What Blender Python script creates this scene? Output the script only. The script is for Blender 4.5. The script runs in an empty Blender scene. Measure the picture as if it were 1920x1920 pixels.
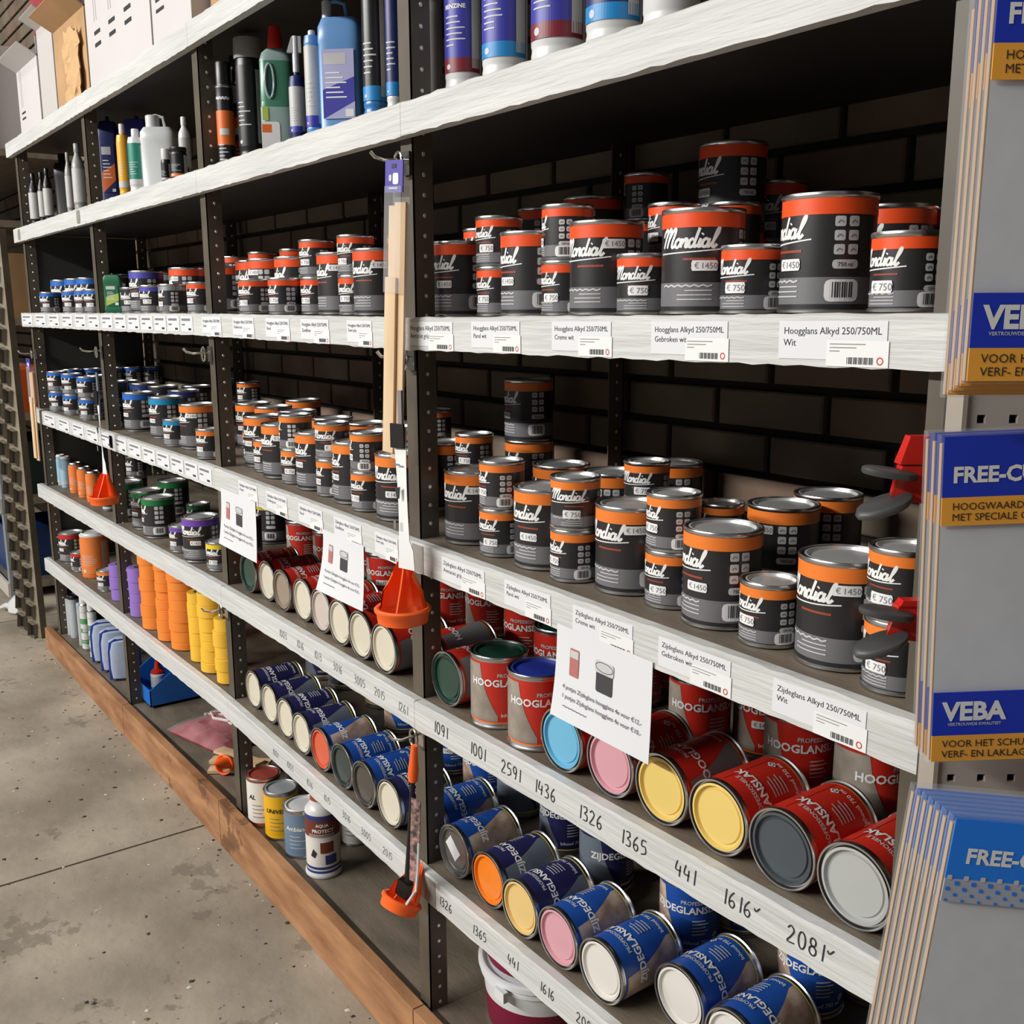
import bpy, math, random
from mathutils import Vector, Matrix
random.seed(7)
S = bpy.context.scene
C = S.collection
# ------------------------------------------------------------------ camera
F = 1926.0
FW = Vector((-0.7941, 0.5763, -0.1931)); RT = Vector((0.588, 0.8088, -0.0041)); UP = Vector((-0.1538, 0.1168, 0.9812))
CAM = Vector((0.0, -0.85, 1.3617))
cam_d = bpy.data.cameras.new('camera'); cam = bpy.data.objects.new('camera', cam_d); C.objects.link(cam)
cam_d.sensor_fit = 'HORIZONTAL'; cam_d.sensor_width = 36.0; cam_d.lens = F * 36.0 / 1920.0
cam_d.clip_start = 0.01; cam_d.clip_end = 60
cam.matrix_world = Matrix(((RT.x, UP.x, -FW.x, CAM.x), (RT.y, UP.y, -FW.y, CAM.y), (RT.z, UP.z, -FW.z, CAM.z), (0, 0, 0, 1)))
S.camera = cam
# ------------------------------------------------------------------ light
w = bpy.data.worlds.new('world'); S.world = w; w.use_nodes = True
w.node_tree.nodes['Background'].inputs[0].default_value = (0.90, 0.95, 1.0, 1)
w.node_tree.nodes['Background'].inputs[1].default_value = 0.20
def tube_light(name, loc, target, length, width, power, col):
    l = bpy.data.lights.new(name, 'AREA'); l.shape = 'RECTANGLE'; l.size = length; l.size_y = width
    l.energy = power; l.color = col
    o = bpy.data.objects.new(name, l); C.objects.link(o); o.location = loc
    d = Vector(target) - Vector(loc)
    z = -d.normalized(); x = Vector((1, 0, 0)); x = (x - z * x.dot(z)).normalized(); y = z.cross(x)
    o.matrix_world = Matrix(((x.x, y.x, z.x, loc[0]), (x.y, y.y, z.y, loc[1]), (x.z, y.z, z.z, loc[2]), (0, 0, 0, 1)))
    return o
tube_light('ceiling_tube_light', (-3.4, -5.8, 3.95), (-2.0, 0.2, 1.0), 5.5, 0.25, 1060, (1.0, 0.98, 0.945))
tube_light('ceiling_tube_light', (-2.6, -1.6, 4.0), (-2.2, -0.6, 0.0), 6.0, 0.3, 60, (1.0, 0.98, 0.945))
vs = S.view_settings; vs.view_transform = 'Standard'; vs.look = 'None'; vs.gamma = 1.0; vs.use_curve_mapping = False
vs.exposure = -0.86

# ------------------------------------------------------------------ projection helpers (pixel of the 1920 frame -> place)
def ray(u, v): return FW + RT * ((u - 960) / F) - UP * ((v - 960) / F)
def on_z(u, v, z):
    d = ray(u, v); return CAM + d * ((z - CAM.z) / d.z)
def on_y(u, v, y):
    d = ray(u, v); return CAM + d * ((y - CAM.y) / d.y)
def proj(p):
    q = Vector(p) - CAM; d = q.dot(FW); return 960 + F * q.dot(RT) / d, 960 - F * q.dot(UP) / d, d
def uyz(u, y, z):
    """place at depth y and height z that shows at column u"""
    v = 800.0
    for _ in range(12):
        p = on_y(u, v, y); p.z = z; v = proj(p)[1]
    return p
def left_at(ul, y, z, r):
    """centre of an upright cylinder of radius r whose left outline shows at column ul"""
    u = ul + 30
    for _ in range(20):
        p = uyz(u, y, z); d = proj(p)[2]; t = (u - 960) / F
        u = ul + F * r * math.sqrt(1 + t * t) / d
    return p
def face_cam(p): return math.atan2(CAM.x - p[0], -(CAM.y - p[1]))

# shelf heights follow the measured, slightly uneven, racks
KX = (-4.42, -2.42, -1.45, -0.52)
LV = {'A': (1.976, 1.978, 1.980, 1.980), 'B': (1.668, 1.671, 1.6735, 1.675), 'C': (1.357, 1.356, 1.350, 1.357),
      'D': (0.996, 1.000, 0.9875, 0.980), 'E': (0.692, 0.711, 0.707, 0.718), 'F': (0.390, 0.420, 0.395, 0.396),
      'G': (0.085, 0.102, 0.100, 0.100)}
def zs(lv, x):
    z = LV[lv]
    if x <= KX[0]: return z[0]
    for i in range(3):
        if x <= KX[i + 1]:
            t = (x - KX[i]) / (KX[i + 1] - KX[i]); return z[i] * (1 - t) + z[i + 1] * t
    return z[3]
def rest_z(lv, x, r): return max(zs(lv, x - r), zs(lv, x + r), zs(lv, x)) + 0.0012
POST = (-0.501, -1.441, -2.352, -3.314, -4.276)     # right front corner of every upright
PW = 0.036
WALL = 0.475
BAYS = [(POST[1], POST[0]), (POST[2], POST[1]), (POST[3], POST[2]), (POST[4] - PW - 0.03, POST[3])]
BAYN = ['nearest bay', 'second bay', 'third bay', 'farthest bay']

# ------------------------------------------------------------------ materials
def lin(c):
    return tuple(((x / 255) / 12.92 if x / 255 <= 0.04045 else ((x / 255 + 0.055) / 1.055) ** 2.4) for x in c)
MATS = {}
def mat(name, rgb, rough=0.5, metal=0.0, noise=0.0, scale=20.0, bump=0.0, bscale=60.0, stretch=(1, 1, 1), rgb2=None, alpha=None, trans=0.0, coat=0.0, emis=0.0):
    if name in MATS: return MATS[name]
    m = bpy.data.materials.new(name); m.use_nodes = True; nt = m.node_tree; b = nt.nodes['Principled BSDF']
    c = lin(rgb) + (1,)
    b.inputs['Base Color'].default_value = c; b.inputs['Roughness'].default_value = rough; b.inputs['Metallic'].default_value = metal
    if coat: b.inputs['Coat Weight'].default_value = coat
    if trans: b.inputs['Transmission Weight'].default_value = trans
    if alpha is not None: b.inputs['Alpha'].default_value = alpha
    if noise or bump or rgb2:
        tc = nt.nodes.new('ShaderNodeTexCoord'); mp = nt.nodes.new('ShaderNodeMapping'); mp.inputs['Scale'].default_value = stretch
        nt.links.new(tc.outputs['Object'], mp.inputs['Vector'])
        if noise or rgb2:
            n = nt.nodes.new('ShaderNodeTexNoise'); n.inputs['Scale'].default_value = scale; n.inputs['Detail'].default_value = 5
            nt.links.new(mp.outputs[0], n.inputs['Vector'])
            r = nt.nodes.new('ShaderNodeValToRGB'); k = noise or 0.3
            r.color_ramp.elements[0].position = 0.35; r.color_ramp.elements[1].position = 0.68
            c2 = lin(rgb2) + (1,) if rgb2 else tuple(x * (1 - k) for x in c[:3]) + (1,)
            r.color_ramp.elements[0].color = c2; r.color_ramp.elements[1].color = c
            nt.links.new(n.outputs['Fac'], r.inputs[0]); nt.links.new(r.outputs[0], b.inputs['Base Color'])
        if bump:
            n2 = nt.nodes.new('ShaderNodeTexNoise'); n2.inputs['Scale'].default_value = bscale; n2.inputs['Detail'].default_value = 4
            nt.links.new(mp.outputs[0], n2.inputs['Vector'])
            bp = nt.nodes.new('ShaderNodeBump'); bp.inputs['Strength'].default_value = bump; bp.inputs['Distance'].default_value = 0.004
            nt.links.new(n2.outputs['Fac'], bp.inputs['Height']); nt.links.new(bp.outputs[0], b.inputs['Normal'])
    MATS[name] = m
    return m
STEEL = mat('tin_steel', (205, 205, 205), 0.28, 1.0)
BLACK = mat('print_black', (40, 39, 40), 0.38)
GREY = mat('print_grey', (112, 111, 114), 0.42)
WHITE = mat('print_white', (232, 232, 230), 0.5)
PALE = mat('print_pale', (196, 196, 196), 0.5)
RUST = mat('print_rust', (150, 62, 40), 0.5)
INK = mat('ink', (38, 38, 40), 0.6)
INKG = mat('ink_grey', (120, 120, 124), 0.6)
PAPER = mat('paper', (218, 219, 221), 0.7)
PAPER2 = mat('sticker_paper', (228, 228, 227), 0.6)
STRIP = mat('white_paint_wood', (208, 208, 205), 0.6, noise=0.16, scale=9, bump=0.6, bscale=28, stretch=(0.35, 1, 5))
BOARD = mat('shelf_board_brown', (122, 110, 94), 0.6, noise=0.35, scale=7, bump=0.2, stretch=(1, 3, 1))
UNDERSHADE = mat('shelf_underside_shade', (34, 31, 28), 0.6)  # underside of the boards, shade painted in as a near-black colour
POSTM = mat('post_paint', (92, 83, 70), 0.5, noise=0.3, scale=12)
HOLE_GLINT = mat('hole_glint', (225, 222, 215), 0.35, 0.6)  # pale discs on the uprights, light in the bolt holes painted on
DARK = mat('dark_void', (14, 14, 14), 0.9)
def col(name, rgb, rough=0.42, **k): return mat(name, rgb, rough, **k)

# ------------------------------------------------------------------ mesh builder
class MB:
    def __init__(s): s.v = []; s.f = []; s.m = []; s.mats = []; s.sm = []
    def mi(s, m):
        if m not in s.mats: s.mats.append(m)
        return s.mats.index(m)
    def add(s, vs_, fs, m, smooth=False):
        o = len(s.v); s.v += [tuple(p) for p in vs_]; i = s.mi(m)
        for f in fs: s.f.append(tuple(o + k for k in f)); s.m.append(i); s.sm.append(smooth)
        return s
    def box(s, a, b, m):
        x0, y0, z0 = a; x1, y1, z1 = b
        return s.add([(x0, y0, z0), (x1, y0, z0), (x1, y1, z0), (x0, y1, z0), (x0, y0, z1), (x1, y0, z1), (x1, y1, z1), (x0, y1, z1)],
                     [(0, 3, 2, 1), (4, 5, 6, 7), (0, 1, 5, 4), (1, 2, 6, 5), (2, 3, 7, 6), (3, 0, 4, 7)], m)
    def obox(s, c, ax, ay, az, m):
        """box about centre c with half-axis vectors"""
        c, ax, ay, az = Vector(c), Vector(ax), Vector(ay), Vector(az)
        P = [c + ax * i + ay * j + az * k for k in (-1, 1) for j in (-1, 1) for i in (-1, 1)]
        return s.add(P, [(0, 2, 3, 1), (4, 5, 7, 6), (0, 1, 5, 4), (1, 3, 7, 5), (3, 2, 6, 7), (2, 0, 4, 6)], m)
    def lathe(s, prof, n=48, smooth=True, close=False):
        """prof: (radius, z, material of the span that follows)"""
        o = len(s.v)
        for r, z, *_ in prof:
            r = max(r, 1e-5)
            for k in range(n):
                a = 2 * math.pi * k / n; s.v.append((r * math.sin(a), -r * math.cos(a), z))
        for i in range(len(prof) - 1):
            mm = s.mi(prof[i][2])
            for k in range(n):
                k2 = (k + 1) % n
                s.f.append((o + i * n + k, o + i * n + k2, o + (i + 1) * n + k2, o + (i + 1) * n + k)); s.m.append(mm); s.sm.append(smooth)
        return s
    def slathe(s, prof, sx, sy, e=4.0, n=40):
        """super-ellipse section: prof (scale, z, material, [dx])"""
        o = len(s.v)
        for row in prof:
            q, z = row[0], row[1]; dx = row[3] if len(row) > 3 else 0
            for k in range(n):
                a = 2 * math.pi * k / n; ca, sa = math.sin(a), -math.cos(a)
                s.v.append((math.copysign(abs(ca) ** (2 / e), ca) * sx * q + dx, math.copysign(abs(sa) ** (2 / e), sa) * sy * q, z))
        for i in range(len(prof) - 1):
            mm = s.mi(prof[i][2])
            for k in range(n):
                k2 = (k + 1) % n
                s.f.append((o + i * n + k, o + i * n + k2, o + (i + 1) * n + k2, o + (i + 1) * n + k)); s.m.append(mm); s.sm.append(True)
        return s
    def tube(s, pts, r, m, n=8):
        pts = [Vector(p) for p in pts]; o = len(s.v); up = Vector((0.13, 0.31, 0.94))
        for i, p in enumerate(pts):
            t = (pts[min(i + 1, len(pts) - 1)] - pts[max(i - 1, 0)]).normalized()
            a = t.cross(up)
            if a.length < 1e-3: a = t.cross(Vector((1, 0, 0)))
            a.normalize(); b = t.cross(a)
            rr = r[i] if isinstance(r, (list, tuple)) else r
            for k in range(n):
                q = 2 * math.pi * k / n; s.v.append(tuple(p + a * (rr * math.cos(q)) + b * (rr * math.sin(q))))
        mm = s.mi(m)
        for i in range(len(pts) - 1):
            for k in range(n):
                k2 = (k + 1) % n
                s.f.append((o + i * n + k, o + i * n + k2, o + (i + 1) * n + k2, o + (i + 1) * n + k)); s.m.append(mm); s.sm.append(True)
        for i0 in (0, len(pts) - 1):
            s.f.append(tuple(o + i0 * n + k for k in (range(n) if i0 else reversed(range(n))))); s.m.append(mm); s.sm.append(False)
        return s
    def xf(s, M):
        s.v = [tuple(M @ Vector(p)) for p in s.v]; return s
    def mesh(s, name):
        me = bpy.data.meshes.new(name); me.from_pydata(s.v, [], s.f)
        for m in s.mats: me.materials.append(m)
        me.polygons.foreach_set('material_index', s.m); me.polygons.foreach_set('use_smooth', s.sm)
        if any(s.sm): me.set_sharp_from_angle(angle=math.radians(38))
        me.update(); return me
    def build(s, name, parent=None, loc=None, rz=0.0, label=None):
        o = bpy.data.objects.new(name, s.mesh(name)); C.objects.link(o)
        if parent: o.parent = parent
        if loc is not None: o.location = loc
        o.rotation_euler = (0, 0, rz)
        if label: o['label'] = label
        return o
def obj(name, me, parent=None):
    o = bpy.data.objects.new(name, me); C.objects.link(o)
    if parent: o.parent = parent
    return o
def tag(o, label=None, cat=None, group=None, kind=None):
    if label: o['label'] = label
    if cat: o['category'] = cat
    if group: o['group'] = group
    if kind: o['kind'] = kind
    return o
def thing(name, loc, rz=0.0, label=None, cat=None, group=None):
    o = bpy.data.objects.new(name, None); o.empty_display_size = 0.02; C.objects.link(o)
    o.location = loc; o.rotation_euler = (0, 0, rz); return tag(o, label, cat, group)
ORD = ['', 'first', 'second', 'third', 'fourth', 'fifth', 'sixth', 'seventh', 'eighth', 'ninth', 'tenth', 'eleventh', 'twelfth', 'thirteenth',
       'fourteenth', 'fifteenth', 'sixteenth', 'seventeenth', 'eighteenth', 'nineteenth', 'twentieth']
TENS = {2: 'twenty', 3: 'thirty', 4: 'forty', 5: 'fifty'}
def ordi(n):
    if n <= 20: return ORD[n]
    t, r = divmod(n, 10); return TENS[t] + '-' + ORD[r] if r else TENS[t][:-1] + 'ieth'

# ------------------------------------------------------------------ flat print: text and hand strokes
TXT = {}
def text2d(t, size=1.0, align='LEFT', shear=0.0, bold=0.0):
    key = (t, shear, bold, align)
    if key not in TXT:
        cu = bpy.data.curves.new('txt', 'FONT'); cu.body = t; cu.size = 1.0; cu.align_x = align; cu.resolution_u = 2
        cu.shear = shear; cu.offset = bold
        ob = bpy.data.objects.new('txt', cu); C.objects.link(ob)
        bpy.context.view_layer.update()
        me = bpy.data.meshes.new_from_object(ob)
        TXT[key] = ([(v.co.x, v.co.y) for v in me.vertices], [tuple(p.vertices) for p in me.polygons])
        bpy.data.objects.remove(ob); bpy.data.curves.remove(cu); bpy.data.meshes.remove(me)
    v, f = TXT[key]
    return [(x * size, y * size) for x, y in v], f
def text_w(t, size=1.0, bold=0.0):
    v, _ = text2d(t, size, 'LEFT', 0.0, bold); return max(p[0] for p in v) - min(p[0] for p in v)
def smooth_pts(p, n=4):
    if len(p) < 3: return list(p)
    out = []
    for i in range(len(p) - 1):
        a = p[max(i - 1, 0)]; b = p[i]; c = p[i + 1]; d = p[min(i + 2, len(p) - 1)]
        for k in range(n):
            t = k / n
            out.append(tuple(0.5 * (2 * b[j] + (c[j] - a[j]) * t + (2 * a[j] - 5 * b[j] + 4 * c[j] - d[j]) * t * t + (3 * b[j] - a[j] - 3 * c[j] + d[j]) * t ** 3) for j in (0, 1)))
    return out + [tuple(p[-1])]
def strokes2d(strokes, wd, sx=1.0, sy=1.0, shear=0.0, ox=0.0, oy=0.0, n=4):
    V, Fc = [], []
    for st in strokes:
        p = [(ox + (x + shear * y) * sx, oy + y * sy) for x, y in smooth_pts(st, n)]
        o = len(V)
        for i, q in enumerate(p):
            a = p[max(i - 1, 0)]; b = p[min(i + 1, len(p) - 1)]
            dx, dy = b[0] - a[0], b[1] - a[1]; l = math.hypot(dx, dy) or 1
            nx, ny = -dy / l * wd / 2, dx / l * wd / 2
            V += [(q[0] + nx, q[1] + ny), (q[0] - nx, q[1] - ny)]
        for i in range(len(p) - 1): Fc.append((o + 2 * i + 1, o + 2 * i + 3, o + 2 * i + 2, o + 2 * i))
    return V, Fc
def loop(cx, cy, rx, ry, a0=70, n=9):
    return [(cx + rx * math.cos(math.radians(a0 + 360 * k / (n - 1))), cy + ry * math.sin(math.radians(a0 + 360 * k / (n - 1)))) for k in range(n)]
SCRIPT = [[(-0.25, 1.25), (-0.1, 1.8), (0.3, 2.15), (0.45, 1.7), (0.3, 0.8), (0.15, 0.0)], [(0.3, 0.9), (0.6, 1.8), (0.95, 2.2), (1.05, 1.7), (0.92, 0.8), (0.85, 0.0)],
          [(0.95, 0.9), (1.3, 1.8), (1.65, 2.2), (1.75, 1.7), (1.6, 0.7), (1.65, 0.1), (1.95, 0.1), (2.15, 0.45)], loop(2.45, 0.5, 0.34, 0.48), [(2.6, 0.95), (2.85, 0.85), (3.0, 0.98)],
          [(2.98, 1.0), (2.95, 0.5), (2.95, 0.0)], [(2.97, 0.45), (3.25, 0.95), (3.5, 0.9), (3.48, 0.4), (3.52, 0.08), (3.75, 0.12), (3.9, 0.5)], loop(4.12, 0.5, 0.32, 0.47),
          [(4.5, 2.2), (4.46, 1.2), (4.45, 0.3), (4.6, 0.05), (4.85, 0.25)], [(4.98, 1.0), (4.94, 0.4), (5.0, 0.06), (5.22, 0.15), (5.35, 0.45)], [(5.0, 1.42), (5.06, 1.56)],
          loop(5.62, 0.5, 0.32, 0.47), [(5.95, 1.0), (5.92, 0.4), (5.98, 0.06), (6.2, 0.15), (6.4, 0.6)], [(6.4, 0.6), (6.7, 1.6), (6.68, 2.2), (6.5, 1.9), (6.44, 0.8), (6.5, 0.1), (6.72, 0.02), (6.95, 0.35)]]
DIG = {'0': [loop(0.3, 0.5, 0.26, 0.5)], '1': [[(0.3, 1.0), (0.26, 0.5), (0.22, 0.0)]], '2': [[(0.02, 0.8), (0.25, 1.0), (0.5, 0.78), (0.3, 0.4), (0.02, 0.02), (0.58, 0.05)]],
       '3': [[(0.05, 0.95), (0.4, 1.0), (0.45, 0.72), (0.2, 0.53), (0.5, 0.4), (0.45, 0.05), (0.05, 0.02)]], '4': [[(0.2, 1.0), (0.05, 0.4), (0.55, 0.42)], [(0.5, 0.75), (0.42, 0.0)]],
       '5': [[(0.55, 1.0), (0.15, 0.98), (0.1, 0.58), (0.45, 0.6), (0.52, 0.2), (0.05, 0.0)]], '6': [[(0.45, 1.0), (0.12, 0.6), (0.08, 0.15), (0.35, 0.0), (0.52, 0.25), (0.35, 0.45), (0.1, 0.3)]],
       '7': [[(0.05, 1.0), (0.55, 1.0), (0.25, 0.0)]], '8': [loop(0.3, 0.76, 0.2, 0.24), loop(0.3, 0.26, 0.25, 0.26)], '9': [loop(0.3, 0.7, 0.22, 0.28), [(0.52, 0.75), (0.45, 0.3), (0.35, 0.0)]],
       'v': [[(0.05, 0.55), (0.2, 0.3), (0.5, 0.8)]]}

def clip_x(P, x, sg):
    out = []
    for i in range(len(P)):
        a, b = P[i], P[(i + 1) % len(P)]; ia, ib = (a[0] - x) * sg >= 0, (b[0] - x) * sg >= 0
        if ia: out.append(a)
        if ia != ib: t = (x - a[0]) / (b[0] - a[0]); out.append((x, a[1] + (b[1] - a[1]) * t))
    return out
class Print:
    """flat print collected in (s, z) and laid on a cylinder or a plane"""
    def __init__(s): s.items = []
    def put(s, vf, m, dx=0.0, dz=0.0, lift=0): s.items.append(([(x + dx, z + dz) for x, z in vf[0]], vf[1], m, lift)); return s
    def rect(s, x0, z0, x1, z1, m, nx=1, lift=0):
        P = [(x0 + (x1 - x0) * i / nx, z) for i in range(nx + 1) for z in (z0, z1)]
        return s.put((P, [(2 * i, 2 * i + 2, 2 * i + 3, 2 * i + 1) for i in range(nx)]), m, lift=lift)
    def rrect(s, x0, z0, x1, z1, c, m, lift=0):
        P = []
        for cx, cz, a0 in ((x1 - c, z1 - c, 0), (x0 + c, z1 - c, 90), (x0 + c, z0 + c, 180), (x1 - c, z0 + c, 270)):
            for k in range(3):
                a = math.radians(a0 + 45 * k); P.append((cx + c * math.cos(a), cz + c * math.sin(a)))
        return s.put((P, [tuple(range(len(P)))]), m, lift=lift)
    def poly(s, P, m, lift=0): return s.put((P, [tuple(range(len(P)))]), m, lift=lift)
    def wrap(s, R, mb=None, off=0.0005):
        mb = mb or MB(); step = R * 0.11
        for V, Fc, m, l in s.items:
            r = R + off + 0.00025 * l
            V, F2 = list(V), []
            for f in Fc:
                xs_ = [V[i][0] for i in f]
                if max(xs_) - min(xs_) < step * 1.5 or len(f) > 14: F2.append(f); continue
                poly = [V[i] for i in f]; n = int((max(xs_) - min(xs_)) / step) + 1; a0 = min(xs_); w_ = (max(xs_) - a0) / n
                for k in range(n):
                    q = clip_x(clip_x(poly, a0 + w_ * k, 1), a0 + w_ * (k + 1), -1)
                    if len(q) > 2: o = len(V); V += q; F2.append(tuple(range(o, o + len(q))))
            Fc = F2
            mb.add([(r * math.sin(x / R), -r * math.cos(x / R), z) for x, z in V], Fc, m)
        return mb
    def flat(s, mb=None, off=0.0006):
        mb = mb or MB()
        for V, Fc, m, l in s.items: mb.add([(x, -off - 0.00025 * l, z) for x, z in V], Fc, m)
        return mb
def fine(x0, x1, z, dz, m, P, n=6, lift=0): return P.rect(x0, z - dz / 2, x1, z + dz / 2, m, n, lift)

# ------------------------------------------------------------------ black tins
DIM = {'L': (0.0475, 0.1185), 'S': (0.0348, 0.0735)}
D2R = math.pi / 180
MESH = {}
def tin_body(sz, lowmat=GREY):
    r, h = DIM[sz]; k = ('body', sz, lowmat.name)
    if k not in MESH:
        a, b = (0.075 * h, 0.30 * h) if sz == 'L' else (0.03 * h + 0.003, 0.27 * h)
        p = [(0.001, 0.0015, STEEL), (r - 0.003, 0.0015, STEEL), (r - 0.002, 0.0, STEEL), (r + 0.0014, 0.0004, STEEL), (r + 0.0016, 0.0028, STEEL), (r, 0.004, BLACK), (r, a, lowmat), (r, b, BLACK), (r, h - 0.006, STEEL)]
        p += [(r + 0.0012, h - 0.0045, STEEL), (r + 0.0016, h - 0.002, STEEL), (r + 0.0008, h, STEEL), (r - 0.0012, h, STEEL), (r - 0.002, h - 0.004, STEEL)]
        MESH[k] = MB().lathe(p, 48).mesh('tin_body')
    return MESH[k]
LIDST = mat('lid_steel', (224, 224, 222), 0.34, 0.6)
def tin_lid(sz, m=LIDST):
    r, h = DIM[sz]; k = ('lid', sz, m.name)
    if k not in MESH:
        q = r * 0.18
        p = [(r - 0.0018, h - 0.0045, STEEL), (r - 0.004, h - 0.0045, STEEL), (r - 0.0055, h - 0.0012, m), (r - 0.0055 - q * 0.25, h - 0.0008, m), (r - 0.007 - q * 0.25, h - 0.005, m), (r - 0.007 - q * 0.6, h - 0.0052, m),
             (r - 0.008 - q * 0.6, h - 0.0032, m), (r * 0.5, h - 0.0028, m), (r * 0.2, h - 0.0024, m), (0.0002, h - 0.0022, m)]
        MESH[k] = MB().lathe(p, 48).mesh('tin_lid')
    return MESH[k]
def tin_band(sz, m):
    r, h = DIM[sz]; k = ('band', sz, m.name)
    if k not in MESH:
        b0, b1 = (h - 0.0218, h - 0.0060) if sz == 'L' else (h - 0.0165, h - 0.0060)
        MESH[k] = MB().lathe([(r - 0.0003, b0, m), (r + 0.0005, b0, m), (r + 0.0005, b1, m), (r - 0.0003, b1, m)], 48).mesh('tin_band')
    return MESH[k]
def tin_print(sz, far=False):
    k = ('print', sz, far)
    if k not in MESH:
        R, h = DIM[sz]; P = Print(); A = lambda d: d * D2R * R
        w_ = A(96) / 7.75; zt = 0.63 * h if sz == 'L' else 0.58 * h
        n = 2 if far else 3
        P.put(strokes2d(SCRIPT, w_ * (0.36 if far else 0.32), w_, w_ * 0.94, 0.30, A(-96) + w_ * 0.3, zt, n), WHITE)
        P.put(strokes2d([[(A(-96), zt - 0.055 * h), (A(-60), zt - 0.048 * h), (A(-25), zt - 0.035 * h), (A(6), zt - 0.015 * h)]], 0.012 * h if sz == 'L' else 0.016 * h), WHITE)
        fine(A(-52), A(-6), zt - 0.11 * h, 0.022 * h, RUST, P)
        lo = 0.27 * h if sz == 'L' else 0.235 * h
        P.put(strokes2d([[(A(-88 + 6 * i), lo + 0.008 * h * (1 if i % 2 else -1)) for i in range(14)]], 0.016 * h, n=2), PALE)
        for i in range(3): fine(A(-60 if i else -48), A(-10), lo - (0.045 + 0.042 * i) * h, 0.011 * h, PALE, P)
        top = 0.80 * h if sz == 'L' else 0.72 * h; st = 0.115 * h if sz == 'L' else 0.125 * h; iw = A(13)
        for r_ in range(3):
            for c_ in range(2):
                x0 = A(33 + 17 * c_); z1 = top - st * r_
                P.rrect(x0, z1 - st * 0.74, x0 + iw, z1, 0.0018, PALE)
                if not far: P.put(strokes2d([[(x0 + iw * 0.25, z1 - st * 0.5), (x0 + iw * 0.5, z1 - st * 0.3), (x0 + iw * 0.75, z1 - st * 0.45)]], 0.0012, n=2), INKG, lift=1)
        P.rrect(A(32), top - st * 3.75, A(64), top - st * 3.1, 0.003, PALE)
        if not far: P.put(text2d('750 ml' if sz == 'L' else '250 ml', st * 0.42, 'CENTER', 0, 0.01), INK, A(48), top - st * 3.58, 1)
        z0, z1 = (0.095 * h, 0.28 * h) if sz == 'L' else (0.06 * h, 0.25 * h)
        P.rrect(A(24), z0, A(66), z1, 0.006 * R / 0.052, WHITE)
        for i in range(9): P.rect(A(33 + 2.9 * i), z0 + 0.035 * h, A(33 + 2.9 * i + (1.9 if i % 3 else 1.1)), z1 - 0.02 * h, INK, lift=1)
        MESH[k] = P.wrap(R).mesh('label_print')
    return MESH[k]
def sticker_mesh(sz, price):
    k = ('stick', sz, price)
    if k not in MESH:
        R = DIM[sz][0]; P = Print(); W, H = (0.0150, 0.0058) if price == '1450' else (0.0128, 0.0058)
        P.poly([(-W, H * 0.4), (-W * 0.92, H), (W * 0.92, H), (W, H * 0.4), (W * 0.97, 0), (W, -H * 0.4), (W * 0.92, -H), (-W * 0.92, -H), (-W, -H * 0.4), (-W * 0.97, 0)], PAPER2)
        P.put(text2d('\u20ac', 0.009), INKG, -W * 0.78, -0.003, 1)
        P.put(text2d(price, 0.0095), INKG, -W * 0.1 if price == '750' else -W * 0.3, -0.0033, 1)
        MESH[k] = P.wrap(R, off=0.0011).mesh('price_sticker')
    return MESH[k]
BAND = {'red': ('red-orange', col('band_redorange', (238, 82, 30), 0.40)), 'or': ('orange', col('band_orange', (238, 126, 46), 0.40)),
        'blue': ('blue', col('band_blue', (38, 104, 196), 0.4)), 'navy': ('navy', col('band_navy', (38, 56, 120), 0.4)), 'cyan': ('cyan', col('band_cyan', (26, 138, 190), 0.4)),
        'purple': ('purple', col('band_purple', (112, 70, 176), 0.4)), 'violet': ('violet', col('band_violet', (78, 78, 176), 0.4)), 'green': ('green', col('band_green', (24, 118, 62), 0.4)),
        'yellow': ('yellow', col('band_yellow', (238, 206, 30), 0.4)), 'silver': ('silver', mat('band_silver', (180, 182, 186), 0.35, 0.7)), 'black': ('black', BLACK), 'crimson': ('dark red', col('band_crimson', (190, 40, 36), 0.4))}
SHN = {'B': 'bottle shelf', 'C': 'eye-level shelf', 'D': 'shelf below eye level', 'E': 'third-lowest shelf', 'F': 'second-lowest shelf', 'G': 'bottom shelf'}
TINS = []        # registry used to write the labels
CYL = {}         # per shelf: [x, y, r, dict] for pushing apart what would touch
def bay_of(x):
    for i, (a, b) in enumerate(BAYS):
        if x > a - 0.02: return i
    return 3
STK = {}
def tin(lv, stack, ul, yv, band, rot=-12, stick=True, over=None, by_v=False):
    """stack: sizes from the bottom up, e.g. 'SS'; yv: depth in metres, or the picture row of the base when > 2"""
    r = max(DIM[s][0] for s in stack); r0 = DIM[stack[0]][0]
    if yv > 2:
        z = zs(lv, -1.4)
        u = ul + 40
        for _ in range(20):
            f = on_z(u, yv, z); z = zs(lv, f.x)
            dh = Vector((f.x - CAM.x, f.y - CAM.y, 0)).normalized(); c = f + dh * r0
            t = (u - 960) / F; u = ul + F * r0 * math.sqrt(1 + t * t) / proj(c)[2]
    else:
        c = left_at(ul, yv, zs(lv, -1.4), r0)
    c.y = min(max(c.y, r0 + 0.004), WALL - r0 - 0.02); c.x = min(max(c.x, POST[4] + r + 0.006), POST[0] - PW - r - 0.006)
    CYL.setdefault(lv, []).append([c.x, c.y, r + 0.0030, dict(lv=lv, stack=stack, band=band, rot=rot, stick=stick, over=over)])
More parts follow.
